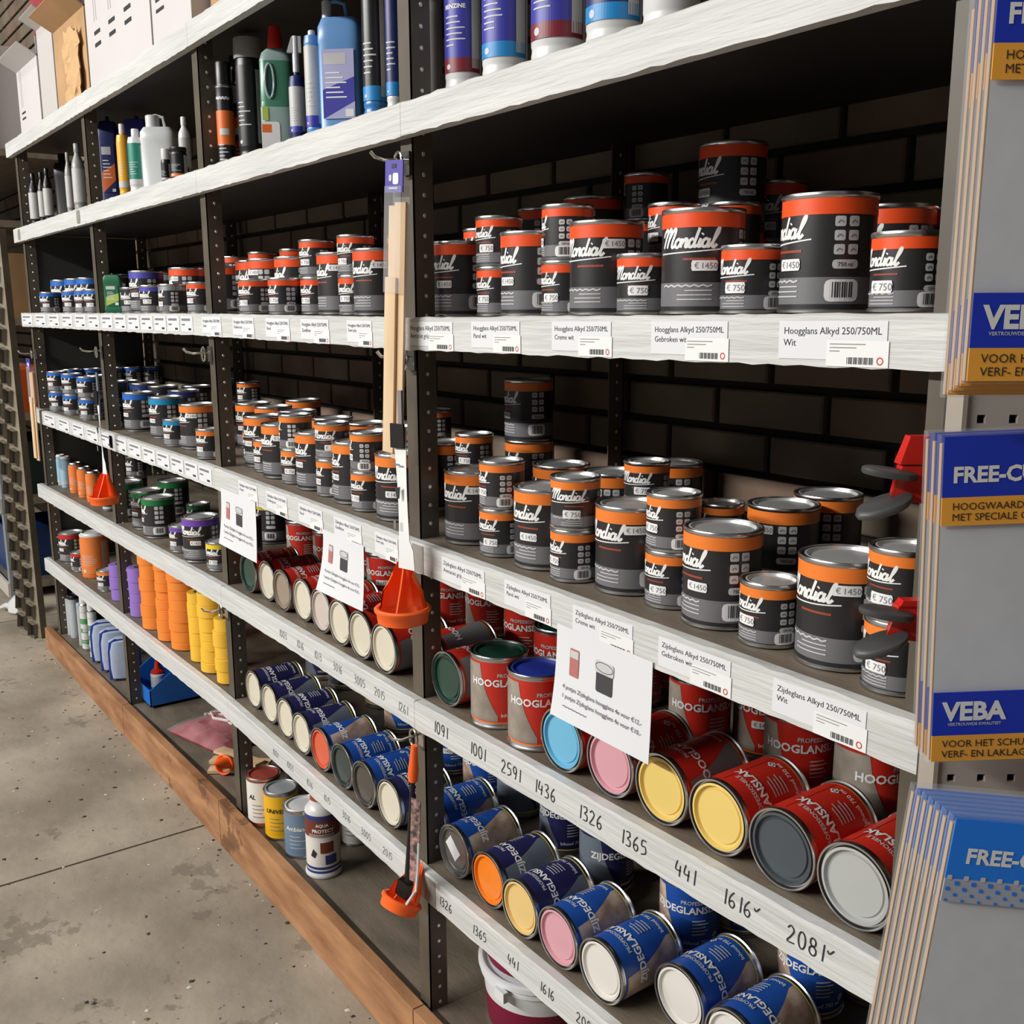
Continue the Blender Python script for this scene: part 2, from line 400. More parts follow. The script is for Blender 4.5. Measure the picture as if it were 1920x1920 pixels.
def relax(lv):
    """whatever would touch: the farther one steps back along the line of sight"""
    L = CYL.get(lv, []); MX = WALL - 0.012
    def clear(a):
        a[1] = min(max(a[1], a[2] + 0.002), MX - a[2]); a[0] = min(max(a[0], POST[4] + a[2] + 0.004), POST[0] - PW - a[2] - 0.004)
        for p in POST:
            if p - PW - a[2] - 0.003 < a[0] < p + a[2] + 0.003:
                if a[1] > WALL - 0.060 - a[2]: a[1] = WALL - 0.0605 - a[2]
                if a[1] < PW + 0.011 + a[2]: a[0] = p + a[2] + 0.004 if a[0] > p - PW / 2 else p - PW - a[2] - 0.004
    for a in L:
        if not a[3].get('fix'): clear(a)
    for it in range(900):
        mv = 0
        for i in range(len(L)):
            for j in range(i):
                a, b = L[i], L[j]
                if a[3].get('fix') and b[3].get('fix'): continue
                dx, dy = a[0] - b[0], a[1] - b[1]; d = math.hypot(dx, dy); q = a[2] + b[2]
                if d < q - 1e-5:
                    mv = 1
                    da, db = math.hypot(a[0], a[1] + 0.85), math.hypot(b[0], b[1] + 0.85)
                    m_, o_ = (a, b) if (da > db and not a[3].get('fix')) or b[3].get('fix') else (b, a)
                    if it < 500 and m_[1] < MX - m_[2] - 0.004:
                        e = math.hypot(m_[0], m_[1] + 0.85); st = min(0.004, q - d + 0.0005)
                        m_[0] += m_[0] / e * st; m_[1] += (m_[1] + 0.85) / e * st
                        if d > 1e-5 and it > 60: m_[0] += (m_[0] - o_[0]) / d * 0.0006
                    else:
                        if d < 1e-6: d, dx = 1e-4, 1e-4
                        k = (q - d) / d * (0.5 if not (a[3].get('fix') or b[3].get('fix')) else 1.0)
                        for w_, sg in ((a, 1), (b, -1)):
                            if not w_[3].get('fix'): w_[0] += sg * dx * k; w_[1] += sg * dy * k
                    for w_ in (a, b):
                        if not w_[3].get('fix'): clear(w_)
        if not mv: break
def one_tin(lv, sz, x, y, z, band, rot, stick, tier, ntier, far):
    bn, bm = BAND[band]
    rz = face_cam((x, y)) + rot * D2R
    t = thing('paint_tin', (x, y, z), rz, None, 'paint tin')
    obj('tin_body', tin_body(sz), t); obj('band', tin_band(sz, bm), t); obj('lid', tin_lid(sz), t)
    obj('label_print', tin_print(sz, far), t)
    if stick:
        s = obj('price_sticker', sticker_mesh(sz, '1450' if sz == 'L' else '750'), t)
        rr = random.Random(int((x * 971 + y * 137 + z * 53) * 1000))
        h = DIM[sz][1]
        s.location.z = h * (0.43 if sz == 'L' else 0.36) + rr.uniform(-0.004, 0.004); s.rotation_euler = (0, 0, (-26 + rr.uniform(-14, 12)) * D2R)
        if sz == 'L' and rr.random() < 0.22: s.location.z = h * 0.75; s.rotation_euler.z = rr.uniform(2, 18) * D2R
    TINS.append(dict(o=t, lv=lv, bay=bay_of(x), u=proj((x, y, z))[0], z=z, size={'L': 'large', 'S': 'small'}[sz], band=bn, tier=tier, ntier=ntier))
    return t
def place_tins(lv):
    relax(lv)
    for x, y, r, d in CYL.get(lv, []):
        if 'stack' not in d: continue
        z = rest_z(lv, x, r); far = proj((x, y, z))[2] > 2.2
        for k, sz in enumerate(d['stack']):
            rr = random.Random(int(x * 5000 + y * 900 + k))
            jx, jy = (0, 0) if k == 0 else (rr.uniform(-.0012, .0012), rr.uniform(-.0012, .0012))
            bd = d['band'][min(k, len(d['band']) - 1)] if isinstance(d['band'], (list, tuple)) else d['band']
            ro = d['rot'][min(k, len(d['rot']) - 1)] if isinstance(d['rot'], (list, tuple)) else d['rot'] + (0 if k == 0 else rr.uniform(-14, 14))
            one_tin(lv, sz, x + jx, y + jy, z, bd, ro, d['stick'], k, len(d['stack']), far)
            z += DIM[sz][1] + 0.0005
# ------------------------------------------------------------------ floor and wall
CONC = mat('concrete', (178, 166, 148), 0.82, noise=0.30, scale=2.6, bump=0.7, bscale=26, rgb2=(134, 124, 109))
nt = CONC.node_tree
def speckle(m, scale, lo, rgb, fac=1.0):
    nt = m.node_tree; b = nt.nodes['Principled BSDF']; src = b.inputs['Base Color'].links[0].from_socket
    tc = nt.nodes.new('ShaderNodeTexCoord'); n = nt.nodes.new('ShaderNodeTexNoise'); n.inputs['Scale'].default_value = scale; n.inputs['Detail'].default_value = 6; n.inputs['Roughness'].default_value = 0.7
    nt.links.new(tc.outputs['Object'], n.inputs['Vector'])
    r = nt.nodes.new('ShaderNodeValToRGB'); r.color_ramp.elements[0].position = lo; r.color_ramp.elements[0].color = (0, 0, 0, 1); r.color_ramp.elements[1].position = lo + 0.03; r.color_ramp.elements[1].color = (fac,) * 3 + (1,)
    nt.links.new(n.outputs['Fac'], r.inputs[0])
    mx = nt.nodes.new('ShaderNodeMix'); mx.data_type = 'RGBA'; mx.inputs['B'].default_value = lin(rgb) + (1,)
    nt.links.new(r.outputs[0], mx.inputs['Factor']); nt.links.new(src, mx.inputs['A']); nt.links.new(mx.outputs['Result'], b.inputs['Base Color'])
speckle(CONC, 5.0, 0.60, (112, 103, 91), 0.6)
speckle(CONC, 34.0, 0.64, (78, 71, 62), 0.8)
speckle(CONC, 21.0, 0.66, (206, 198, 184), 0.7)
fl = MB().box((-9, -6.5, -0.12), (2.2, 0.6, -0.008), mat('joint_dirt', (62, 56, 50), 0.9)).build('floor'); tag(fl, kind='structure')
jx = on_z(100, 1632, 0).x
xs = [-9, -6.6, jx - 2.35, jx, jx + 2.3, 2.2]; ys = [-6.5, -3.4, 0.58]
k = 0
for i in range(len(xs) - 1):
    for j in range(2):
        MB().box((xs[i] + 0.004, ys[j] + 0.004, -0.1), (xs[i + 1] - 0.004, ys[j + 1] - 0.004, 0.0), CONC).build('slab', fl)
BRK = mat('brick_brown', (136, 122, 104), 0.85, noise=0.25, scale=5, bump=0.3, bscale=40, rgb2=(108, 95, 80))
BRK2 = mat('brick_warm', (140, 116, 98), 0.85, noise=0.25, scale=5, bump=0.3, bscale=40, rgb2=(108, 90, 76))
MORT = mat('mortar', (34, 31, 28), 0.95)
wb = MB().box((-7.5, WALL + 0.012, 0.0), (1.2, WALL + 0.2, 3.4), MORT).build('wall_back'); tag(wb, kind='structure')
BL, BH, GX, GZ = 0.214, 0.060, 0.0145, 0.0132
def brick_mesh(L, m):
    b = MB(); c = 0.003; a = L / 2; h = BH / 2; y0 = WALL; y1 = WALL + 0.02
    P = [(-a + c, y0, -h + c), (a - c, y0, -h + c), (a - c, y0, h - c), (-a + c, y0, h - c), (-a, y0 + c, -h), (a, y0 + c, -h), (a, y0 + c, h), (-a, y0 + c, h), (-a, y1, -h), (a, y1, -h), (a, y1, h), (-a, y1, h)]
    return b.add(P, [(0, 1, 2, 3), (4, 5, 1, 0), (5, 6, 2, 1), (6, 7, 3, 2), (7, 4, 0, 3), (4, 8, 9, 5), (5, 9, 10, 6), (6, 10, 11, 7), (7, 11, 8, 4)], m)
bm = [brick_mesh(BL, BRK).mesh('brick'), brick_mesh(BL, BRK2).mesh('brick')]
cnt = 0; rest = MB(); zoff = 0.0
rows = []
for r_ in range(46):
    z = 0.028 + r_ * (BH + GZ)
    off = (r_ % 2) * (BL + GX) / 2
    for c_ in range(-32, 6):
        x = -0.655 + c_ * (BL + GX) + off
        if x < -7.4 or x > 1.1: continue
        u, v, d = proj((x, WALL, z)) if (Vector((x, WALL, z)) - CAM).dot(FW) > 0.1 else (9999, 0, 1)
        rows.append((0 if (400 < u < 1800 and 150 < v < 1900 and z < 1.9) else 1, d, x, z))
rows.sort()
for q in rows:
    if cnt < 298 and q[0] == 0:
        o = obj('brick', bm[random.random() < 0.4], wb); o.location = (q[2], random.uniform(-0.0015, 0.0015), q[3]); cnt += 1
    else:
        b = brick_mesh(BL, BRK if random.random() < 0.6 else BRK2); b.v = [(p[0] + q[2], p[1], p[2] + q[3]) for p in b.v]
        rest.add(b.v, b.f, BRK if random.random() < 0.6 else BRK2)
o = rest.build('brick_field', wb); tag(o, kind='stuff')

# ------------------------------------------------------------------ the rack
RK = thing('shelf_rack', (-2.4, 0.23, 0), 0, 'long slotted-angle shelf rack with white timber edge strips in front of brick wall', 'shelf rack')
RO = (2.4, -0.23, 0)
def upright(c, y0, zt, front=True):
    b = MB(); t = 0.0022; x0 = c - PW
    if front:
        b.box((x0, y0, 0), (c, y0 + t, zt), POSTM); b.box((c - t, y0, 0), (c, y0 + PW, zt), POSTM)
    else:
        b.box((x0, y0 + PW - t, 0), (c, y0 + PW, zt), POSTM); b.box((c - t, y0, 0), (c, y0 + PW, zt), POSTM)
    o = b.build('upright', RK, RO)
    h = MB(); z = 0.02; yc = y0 + PW * 0.55
    while z < zt:
        n = 8; rr = 0.0036
        P = [(c + 0.0004, yc + rr * 0.9 * math.cos(2 * math.pi * k / n), z + rr * math.sin(2 * math.pi * k / n)) for k in range(n)]
        h.add(P + [(c + 0.0012, p[1] * 0.75 + yc * 0.25, p[2] * 0.75 + z * 0.25) for p in P], [(k, (k + 1) % n, n + (k + 1) % n, n + k) for k in range(n)] + [tuple(range(n, 2 * n))], HOLE_GLINT)
        z += 0.031
    q = h.build('bolt_hole_glints', o, (0, 0, 0)); tag(q, kind='stuff')
    return o
for i, c in enumerate(POST):
    upright(c, 0.008, 1.952)
    upright(c, WALL - 0.056, 1.952, False)
STRIPS = {}
SH = 0.050
for lv in 'ABCDEF':
    for i, (a, b) in enumerate(BAYS):
        x0, x1 = (a, b) if i < 3 else (a - 0.02, b)
        x1 -= 0.0008
        m = MB(); n = 46
        rr = random.Random(lv + str(i))
        V = []
        for k in range(n + 1):
            x = x0 + (x1 - x0) * k / n; z = zs(lv, x); j = rr.uniform(-0.0016, 0.0010); j2 = rr.uniform(-0.0012, 0.0012)
            V += [(x, -0.012, z - SH + j2), (x, -0.012, z - 0.0015 + j), (x, -0.009, z + 0.0006 + j), (x, 0.006, z + 0.0004), (x, 0.006, z - SH)]
        Fc = []
        for k in range(n):
            for e in range(5): Fc.append((5 * k + e, 5 * (k + 1) + e, 5 * (k + 1) + (e + 1) % 5, 5 * k + (e + 1) % 5))
        Fc += [(4, 3, 2, 1, 0), tuple(5 * n + e for e in range(5))]
        m.add(V, [tuple(reversed(f)) if False else f for f in Fc], STRIP)
        STRIPS[lv, i] = m.build('edge_strip', RK, RO)
        m = MB(); P = []
        for y in (0.0066, WALL - 0.008):
            for x in (x0, x1):
                z = zs(lv, x); P += [(x, y, z - 0.024), (x, y, z)]
        m.add(P, [(0, 2, 3, 1), (4, 5, 7, 6), (0, 1, 5, 4), (2, 6, 7, 3), (1, 3, 7, 5)], BOARD); m.add(P, [(0, 4, 6, 2)], UNDERSHADE)
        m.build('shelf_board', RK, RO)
for i, (a, b) in enumerate(BAYS):
    m = MB(); P = []
    for y in (0.0066, WALL - 0.008):
        for x in (a, b - 0.0008):
            z = zs('G', x); P += [(x, y, z - 0.024), (x, y, z)]
    m.add(P, [(0, 2, 3, 1), (4, 5, 7, 6), (0, 1, 5, 4), (2, 6, 7, 3), (1, 3, 7, 5), (0, 4, 6, 2)], BOARD).build('shelf_board', RK, RO)
EP = mat('end_panel_dark', (58, 58, 52), 0.6, noise=0.2, scale=5)
for lo, hi in (('G', 'F'), ('F', 'E'), ('E', 'D'), ('D', 'C'), ('C', 'B')):
    xe = POST[4] - 0.010; MB().box((xe - 0.003, 0.047, zs(lo, xe) + 0.001), (xe, WALL - 0.058, zs(hi, xe) - 0.026), EP).build('end_panel', RK, RO)
PLK = mat('plank_wood', (182, 134, 94), 0.6, noise=0.3, scale=5, stretch=(1.2, 3, 6), rgb2=(144, 98, 64), bump=0.15)
speckle(PLK, 4.0, 0.60, (92, 60, 40), 0.7)
pk = [(-4.42, 0.086), (-3.30, 0.106), (-2.43, 0.124), (-1.45, 0.113), (-0.505, 0.113)]
for (xa, za), (xb, zb) in zip(pk, pk[1:]):
    m = MB(); y0, y1 = -0.024, -0.0005; xb -= 0.003
    m.add([(xa, y0, 0.001), (xb, y0, 0.001), (xb, y1, 0.001), (xa, y1, 0.001), (xa, y0, za), (xb, y0, zb), (xb, y1, zb), (xa, y1, za)],
          [(0, 3, 2, 1), (4, 5, 6, 7), (0, 1, 5, 4), (1, 2, 6, 5), (2, 3, 7, 6), (3, 0, 4, 7)], PLK)
    m.build('kick_plank', RK, RO)

# ------------------------------------------------------------------ shelf cards and hand-written numbers
REDC = col('card_red', (196, 66, 50), 0.6)
def slope(lv, x): return (zs(lv, x + 0.05) - zs(lv, x - 0.05)) / 0.1
def on_strip(P, lv, u, name, label=None, dz=0.0, off=0.0006, y=-0.0122):
    p = on_y(u, 700, y); x = p.x
    i = bay_of(x)
    o = P.flat(off=off).build(name, STRIPS[lv, i]); o.location = (x, y, zs(lv, x) + dz); o.rotation_euler = (0, -math.atan(slope(lv, x)), 0)
    if label: o['label'] = label
    return o
def card(lv, u0, u1, l1, l2, far=False):
    xa, xb = on_y(u0, 700, -0.012).x, on_y(u1, 700, -0.012).x; W = xb - xa; P = Print()
    H = 0.037
    P.rect(0, -H, W, 0, PAPER, 2)
    if far:
        P.rect(W * 0.06, -0.011, W * 0.8, -0.0055, INKG, lift=1)
        P.rect(W * 0.06, -0.022, W * 0.34, -0.018, INKG, lift=1)
        P.rect(W * 0.62, -0.033, W * 0.85, -0.028, INK, lift=1)
    else:
        t = W * 0.90 / text_w(l1, 1.0, 0.012)
        P.put(text2d(l1, t, 'LEFT', 0, 0.0), INK, W * 0.05, -0.0055 - t * 0.75, 1)
        P.put(text2d(l2, t, 'LEFT', 0, 0.0), INK, W * 0.05, -0.0055 - t * 1.95, 1)
        P.rect(W * 0.47, -H - 0.006, W * 1.02, -H * 0.50, PAPER2, lift=1)
        for k_, (a, b) in enumerate(((0.50, 0.82), (0.50, 0.74), (0.50, 0.59))): P.rect(W * a, -H * (0.58 + 0.09 * k_) - 0.0008, W * b, -H * (0.58 + 0.09 * k_), INKG, lift=2)
        for k_ in range(16): P.rect(W * (0.66 + 0.015 * k_), -H - 0.0035, W * (0.66 + 0.015 * k_ + (0.010 if k_ % 3 else 0.005)), -H + 0.003, INK, lift=2)
        P.put(strokes2d([loop(W * 0.95, -H, W * 0.025, 0.0032)], 0.0012), REDC, lift=2)
    return on_strip(P, lv, u0, 'price_card', None, -0.006)
HG, ZG = 'Hoogglans Alkyd 250/750ML', 'Zijdeglans Alkyd 250/750ML'
for a, b, t in ((768, 850, 'Antraciet grijs'), (885, 975, 'Parel wit'), (1035, 1145, 'Creme wit'), (1220, 1362, 'Gebroken wit'), (1458, 1660, 'Wit')): card('C', a, b, HG, t)
for a, b, t in ((385, 420, 'Zwart'), (442, 481, 'Donkerrood'), (503, 547, 'Rood'), (568, 620, 'Zandkleur'), (654, 700, 'Zwart grijs')): card('C', a, b, HG, t)
for a, b, t in ((822, 905, 'Antraciet grijs'), (944, 1034, 'Parel wit'), (1078, 1196, 'Creme wit'), (1248, 1392, 'Gebroken wit'), (1478, 1668, 'Wit')): card('D', a, b, ZG, t)
for a, b, t in ((436, 471, 'Oranje'), (488, 527, 'Donkergroen'), (549, 594, 'Rood'), (616, 668, 'Zandkleur'), (694, 738, 'Zwart grijs')): card('D', a, b, ZG, t)
for k_ in range(13):
    u = 52 + 24.5 * k_ ; card('C', u, u + 18 + k_ * 0.3, '', '', True)
for k_ in range(12):
    u = 76 + 26 * k_; card('D', u, u + 19 + k_ * 0.4, '', '', True)
def number(lv, u, t, h=0.0205, dz=-0.034, m=INK):
    P = Print(); x = 0
    for ch in t:
        P.put(strokes2d(DIG[ch], h * 0.085, h * 0.85, h * (1 if ch != 'v' else 0.6), 0.05, x, h * (0.45 if ch == 'v' else 0)), m); x += h * (0.42 if ch == '1' else 0.70)
    for it in P.items: it[0][:] = [(a - x / 2, b) for a, b in it[0]]
    return on_strip(P, lv, u, 'handwritten_number', None, dz)
for u, t in ((815, '1091'), (889, '1001'), (956, '2591'), (1025, '1436'), (1118, '1326'), (1208, '1365'), (1316, '441'), (1436, '1616v'), (1585, '2081v')): number('E', u, t)
for u, t in ((507, '1003'), (540, '1016'), (574, '1013'), (612, '3016'), (655, '3005'), (694, '2015'), (740, '1261')): number('E', u, t, 0.016, -0.033, INKG)
for u, t in ((818, '1326'), (888, '1365'), (958, '441'), (1030, '1616'), (1112, '2081')): number('F', u, t, 0.0165, -0.034)
for u, t in ((480, '1001'), (508, '1003'), (546, '1016'), (580, '1015'), (618, '3016'), (657, '3005'), (700, '2015'), (744, '1091')): number('F', u, t, 0.0145, -0.032, INKG)
# grey tape over the strip joints
TAPE = mat('grey_tape', (150, 146, 138), 0.45, noise=0.2, scale=30)
for lv, u in (('B', 60), ('B', 171), ('D', 198)):
    P = Print(); P.rrect(-0.02, -0.045, 0.02, -0.006, 0.008, TAPE); on_strip(P, lv, u, 'metal_tag' if lv == 'B' else 'tape_patch')
for lv, u, w_ in (('D', 776, 0.035), ('F', 786, 0.035)):
    P = Print(); P.rect(-w_ / 2, -SH + 0.001, w_ / 2, -0.002, TAPE, 2); on_strip(P, lv, u, 'tape_patch')

# paper notices hanging from the strip below eye level
PINKC, CANB = col('notice_red', (176, 110, 104), 0.7), col('notice_black', (60, 60, 62), 0.7)
def notice(u0, u1, hgt, label, curl):
    xa, xb = on_y(u0, 1100, -0.016).x, on_y(u1, 1100, -0.016).x; W = xb - xa
    zt = zs('D', xa) - 0.040; m = MB(); n = 12; k2 = 16
    def surf(s, t, off=0.0):     # s across, t down
        return (xa + W * s, -0.0150 - curl * (t ** 2.2) * (1.0 - 0.7 * s) - off, zt - 0.003 * s - hgt * t * (1 - 0.04 * (1 - s)))
    V = [surf(i / n, j / k2) for j in range(k2 + 1) for i in range(n + 1)]
    V += [(p[0], p[1] + 0.0006, p[2]) for p in V]; N = (n + 1) * (k2 + 1)
    Fc = []
    for j in range(k2):
        for i in range(n):
            a = j * (n + 1) + i; Fc += [(a, a + n + 1, a + n + 2, a + 1), (N + a, N + a + 1, N + a + n + 2, N + a + n + 1)]
    m.add(V, Fc, PAPER, True)
    P = Print()
    def pt(s, t): return (s * W, -t * hgt)
    P.rrect(W * 0.16, -hgt * 0.50, W * 0.26, -hgt * 0.20, 0.002, PINKC); P.rect(W * 0.165, -hgt * 0.30, W * 0.255, -hgt * 0.22, PALE, lift=1)
    P.rrect(W * 0.45, -hgt * 0.53, W * 0.62, -hgt * 0.24, 0.003, CANB); P.rrect(W * 0.44, -hgt * 0.33, W * 0.63, -hgt * 0.20, 0.003, PALE, lift=1)
    P.put(strokes2d([loop(W * 0.535, -hgt * 0.26, W * 0.09, hgt * 0.05)], 0.0008), INK, lift=2)
    l1 = '4 potjes Zijdeglans hoogglans 4e voor \u20ac12,-'; t = W * 0.82 / text_w(l1)
    P.put(text2d(l1, t), INK, W * 0.10, -hgt * 0.66, 1); P.put(text2d('1 potjes Zijdeglans hoogglans 4e voor \u20ac10,-', t), INK, W * 0.10, -hgt * 0.76, 1)
    P.put(strokes2d([[(W * (0.12 + 0.02 * i), -hgt * 0.85 + 0.0012 * (i % 2)) for i in range(14)]], 0.0009, n=1), INK, lift=1)
    for Vp, Fp, mm, l in P.items:
        m.add([surf(x / W, -z / hgt, 0.0008 + 0.0003 * l) for x, z in Vp], Fp, mm)
    o = m.build('paper_notice'); tag(o, label, 'paper notice', 'paper notices on the shelf edge'); return o
notice(1044, 1226, 0.132, 'largest white paper notice, hanging over the lying light blue and pink lids', 0.012)
notice(609, 683, 0.120, 'white paper notice hanging left of the big orange funnel', 0.02)
notice(424, 486, 0.136, 'white paper notice hanging farthest left, above the dark green lid', 0.012)
# ------------------------------------------------------------------ black tins, eye-level shelf
# nearest bay
for a in (('L', 811, 0.10, 'red', -9), ('SS', 893, 0.045, 'red', -20), ('L', 940, 0.085, 'red', -26), ('SS', 1014, 0.045, 'red', [-22, -52]), ('L', 1067, 0.056, 'red', 2), ('S', 1155, 0.042, 'red', 14),
          ('L', 1237, 0.054, 'red', 24), ('S', 1348, 0.042, 'red', -4), ('L', 1457, 0.066, 'red', -26), ('S', 1625, 0.040, 'red', -10),
          ('SS', 1213, 0.185, 'red', [-30, -38]), ('LL', 1311, 0.31, 'red', [-30, -20]), ('SS', 1322, 0.25, 'red', -60), ('SL', 1395, 0.385, 'red', [0, 14]), ('L', 1579, 0.22, 'red', -10), ('L', 1738, 0.31, 'red', -20),
          ('L', 762, 0.22, 'red', -20), ('SS', 871, 0.20, 'red', -20), ('SL', 985, 0.36, 'red', -45), ('SL', 1070, 0.31, 'red', -60), ('SL', 1112, 0.40, 'red', -70), ('SSS', 1168, 0.34, 'red', -60)):
    tin('C', *a)
# second bay
for a in (('L', 419, 0.08, 'red', -22), ('SS', 421, 0.20, 'red', [-20, -60]), ('SS', 471, 0.20, 'red', -20), ('L', 467, 0.08, 'red', -62), ('S', 450, 0.042, 'red', -14), ('S', 505, 0.042, 'red', -30), ('L', 518, 0.085, 'red', -30),
          ('SS', 530, 0.21, 'red', -45), ('SS', 565, 0.06, 'red', -20), ('L', 597, 0.085, 'red', -30), ('SS', 636, 0.07, 'red', -8), ('L', 665, 0.095, 'red', -10), ('SS', 728, 0.14, 'red', -40), ('L', 396, 0.17, 'red', -20), ('L', 480, 0.32, 'red', -40), ('L', 600, 0.24, 'red', -40), ('L', 690, 0.26, 'red', -40)):
    tin('C', *a)
# third bay
for a in (('L', 321, 0.09, 'red', -50), ('S', 353, 0.045, 'red', -18), ('L', 247, 0.09, 'violet', -30), ('S', 265, 0.045, 'violet', -14), ('L', 290, 0.20, 'silver', -30), ('S', 300, 0.05, 'silver', -40), ('S', 229, 0.07, 'black', -10), ('L', 200, 0.15, 'black', -40), ('L', 335, 0.22, 'red', -40)):
    tin('C', *a)
# farthest bay
for a in (('S', 77, 0.042, 'blue'), ('S', 119, 0.042, 'blue'), ('S', 142, 0.042, 'blue'), ('S', 160, 0.042, 'blue'), ('L', 60, 0.12, 'blue'), ('L', 84, 0.11, 'blue'), ('L', 102, 0.11, 'blue'), ('L', 126, 0.11, 'blue'), ('L', 148, 0.12, 'blue'),
          ('SS', 96, 0.25, 'blue'), ('SS', 120, 0.25, 'blue'), ('SS', 141, 0.24, 'blue')):
    tin('C', *a)
# ------------------------------------------------------------------ shelf below eye level
for a in (('L', 827, 1021, 'or', -10), ('SS', 900, 1047, 'or', [-12, -38]), ('L', 964, 1077, 'or', -8), ('SS', 1032, 1095, 'or', [-26, 26]), ('L', 1115, 1120, 'or', -8), ('SS', 1208, 1146, 'or', [-12, -28]), ('L', 1276, 1187, 'or', -22), ('S', 1383, 1219, 'or', -14),
          ('L', 1486, 1263, 'or', -6), ('SS', 1629, 1315, 'or', [-6, -10]),
          ('S', 1311, 0.37, 'or', -45), ('S', 1399, 0.42, 'or', -40), ('L', 1396, 0.255, 'or', -40), ('L', 1482, 0.37, 'or', -40), ('SS', 1167, 0.24, 'or', 10), ('L', 1092, 0.235, 'or', -50), ('L', 1000, 0.23, 'or', -60), ('LL', 948, 0.37, 'or', -26),
          ('SS', 857, 0.21, 'or', -10), ('L', 792, 0.20, 'or', -30), ('SS', 790, 0.37, 'or', -30), ('L', 1210, 0.40, 'or', -30)):
    tin('D', *a)
for a in (('S', 421, 879, 'or', -16), ('L', 444, 890, 'or', -22), ('S', 478, 892, 'or', -30), ('L', 494, 909, 'or', -26), ('SS', 529, 920, 'or', [-14, -62]), ('L', 557, 932, 'or', -26), ('SS', 595, 942, 'or', [-40, 10]), ('L', 626, 955, 'or', -40), ('SS', 660, 967, 'or', [-16, -62]),
          ('L', 707, 980, 'or', 0), ('SS', 733, 0.11, 'or', -62), ('L', 446, 0.22, 'or', -30), ('L', 482, 0.22, 'or', -40), ('L', 525, 0.22, 'or', -40), ('L', 588, 0.22, 'or', -40), ('SS', 404, 0.36, 'cyan', -20), ('SS', 450, 0.37, 'or', -30), ('L', 650, 0.24, 'or', -40), ('L', 700, 0.25, 'or', -30), ('L', 540, 0.37, 'or', -30)):
    tin('D', *a)
for a in (('SS', 203, 0.06, 'navy', [-50, -60]), ('L', 234, 0.09, 'blue', -26), ('L', 284, 0.10, 'cyan', -30), ('S', 309, 0.045, 'cyan', -18), ('L', 341, 0.09, 'or', -34), ('S', 371, 0.045, 'or', -18),
          ('L', 215, 0.22, 'navy', -20), ('L', 248, 0.23, 'navy', -20), ('L', 283, 0.24, 'black', -20), ('L', 320, 0.23, 'navy', -20), ('L', 345, 0.33, 'black', -20)):
    tin('D', *a)
for i, u in enumerate((66, 81, 96, 108, 121, 136, 151, 166)):
    tin('D', 'SS' if i not in (3, 5) else 'S', u, 0.05 + 0.03 * (i % 2), 'blue', -14)
for u, y in ((80, 0.16), (106, 0.17), (140, 0.17)): tin('D', 'SS', u, y, ['navy', 'blue'], -8)
# ------------------------------------------------------------------ third-lowest shelf, far bays (black tins)
for a in (('L', 225, 980, 'green', -30), ('L', 250, 994, 'green', -26), ('L', 270, 1010, 'green', -48), ('L', 300, 0.2, 'green', -30), ('S', 352, 0.2, 'green', -30), ('S', 320, 1037, 'purple', -30), ('L', 337, 1057, 'purple', 2), ('S', 389, 1072, 'yellow', -6), ('SS', 240, 0.22, 'black', -30), ('L', 484, 0.30, 'yellow', -60), ('L', 425, 0.14, 'black', -60)):
    tin('E', *a)
for a in (('L', 114, 1057, 'crimson', -24), ('S', 135, 1073, 'crimson', -40), ('S', 184, 1110, 'or', -20)):
    tin('F', *a)

# ------------------------------------------------------------------ enamel tins (red, blue, navy)
ER, EH = 0.0457, 0.118
EN = {'red': ('red', col('enamel_red', (196, 44, 30), 0.36), col('enamel_red_photo', (160, 148, 136), 0.5, noise=0.35, scale=35), col('enamel_orange_line', (240, 120, 40), 0.4)),
      'redk': ('red', col('enamel_red', (196, 44, 30), 0.36), col('enamel_slate', (112, 112, 112), 0.5), col('enamel_orange_line', (240, 120, 40), 0.4)),
      'blue': ('blue', col('enamel_blue', (34, 80, 164), 0.36), col('enamel_blue_photo', (204, 182, 164), 0.5, noise=0.4, scale=30, rgb2=(142, 114, 102)), col('enamel_yellow_line', (226, 208, 90), 0.4)),
      'navy': ('navy', col('enamel_navy', (40, 40, 86), 0.36), col('enamel_navy_slate', (108, 116, 128), 0.5), col('enamel_yellow_line', (226, 208, 90), 0.4))}
LIDC = {'darkgreen': (26, 62, 50), 'deepblue': (40, 56, 148), 'lightblue': (106, 178, 212), 'pink': (212, 156, 166), 'yellow': (228, 198, 112), 'anthracite': (66, 74, 80), 'grey': (172, 174, 172), 'cream': (214, 207, 187), 'taupe': (150, 134, 116),
        'pinkgrey': (200, 188, 178), 'brick': (214, 92, 58), 'blackgreen': (44, 56, 54), 'brown': (72, 66, 58), 'bluegrey': (152, 174, 208), 'orange': (240, 128, 24), 'sand': (226, 192, 122), 'white': (220, 216, 208), 'ochre': (176, 130, 60), 'rose': (150, 84, 84), 'midgrey': (120, 118, 112)}
LIDN = {'darkgreen': 'dark green', 'deepblue': 'deep blue', 'lightblue': 'light blue', 'pinkgrey': 'pinkish grey', 'brick': 'brick red', 'blackgreen': 'blackish green', 'bluegrey': 'pale blue', 'midgrey': 'mid grey', 'tinplate': 'bare tinplate'}
def lid_mat(n):
    return mat('tinplate_dull', (150, 148, 145), 0.32, 0.9) if n == 'tinplate' else col('lid_' + n, LIDC[n], 0.32, coat=0.3)
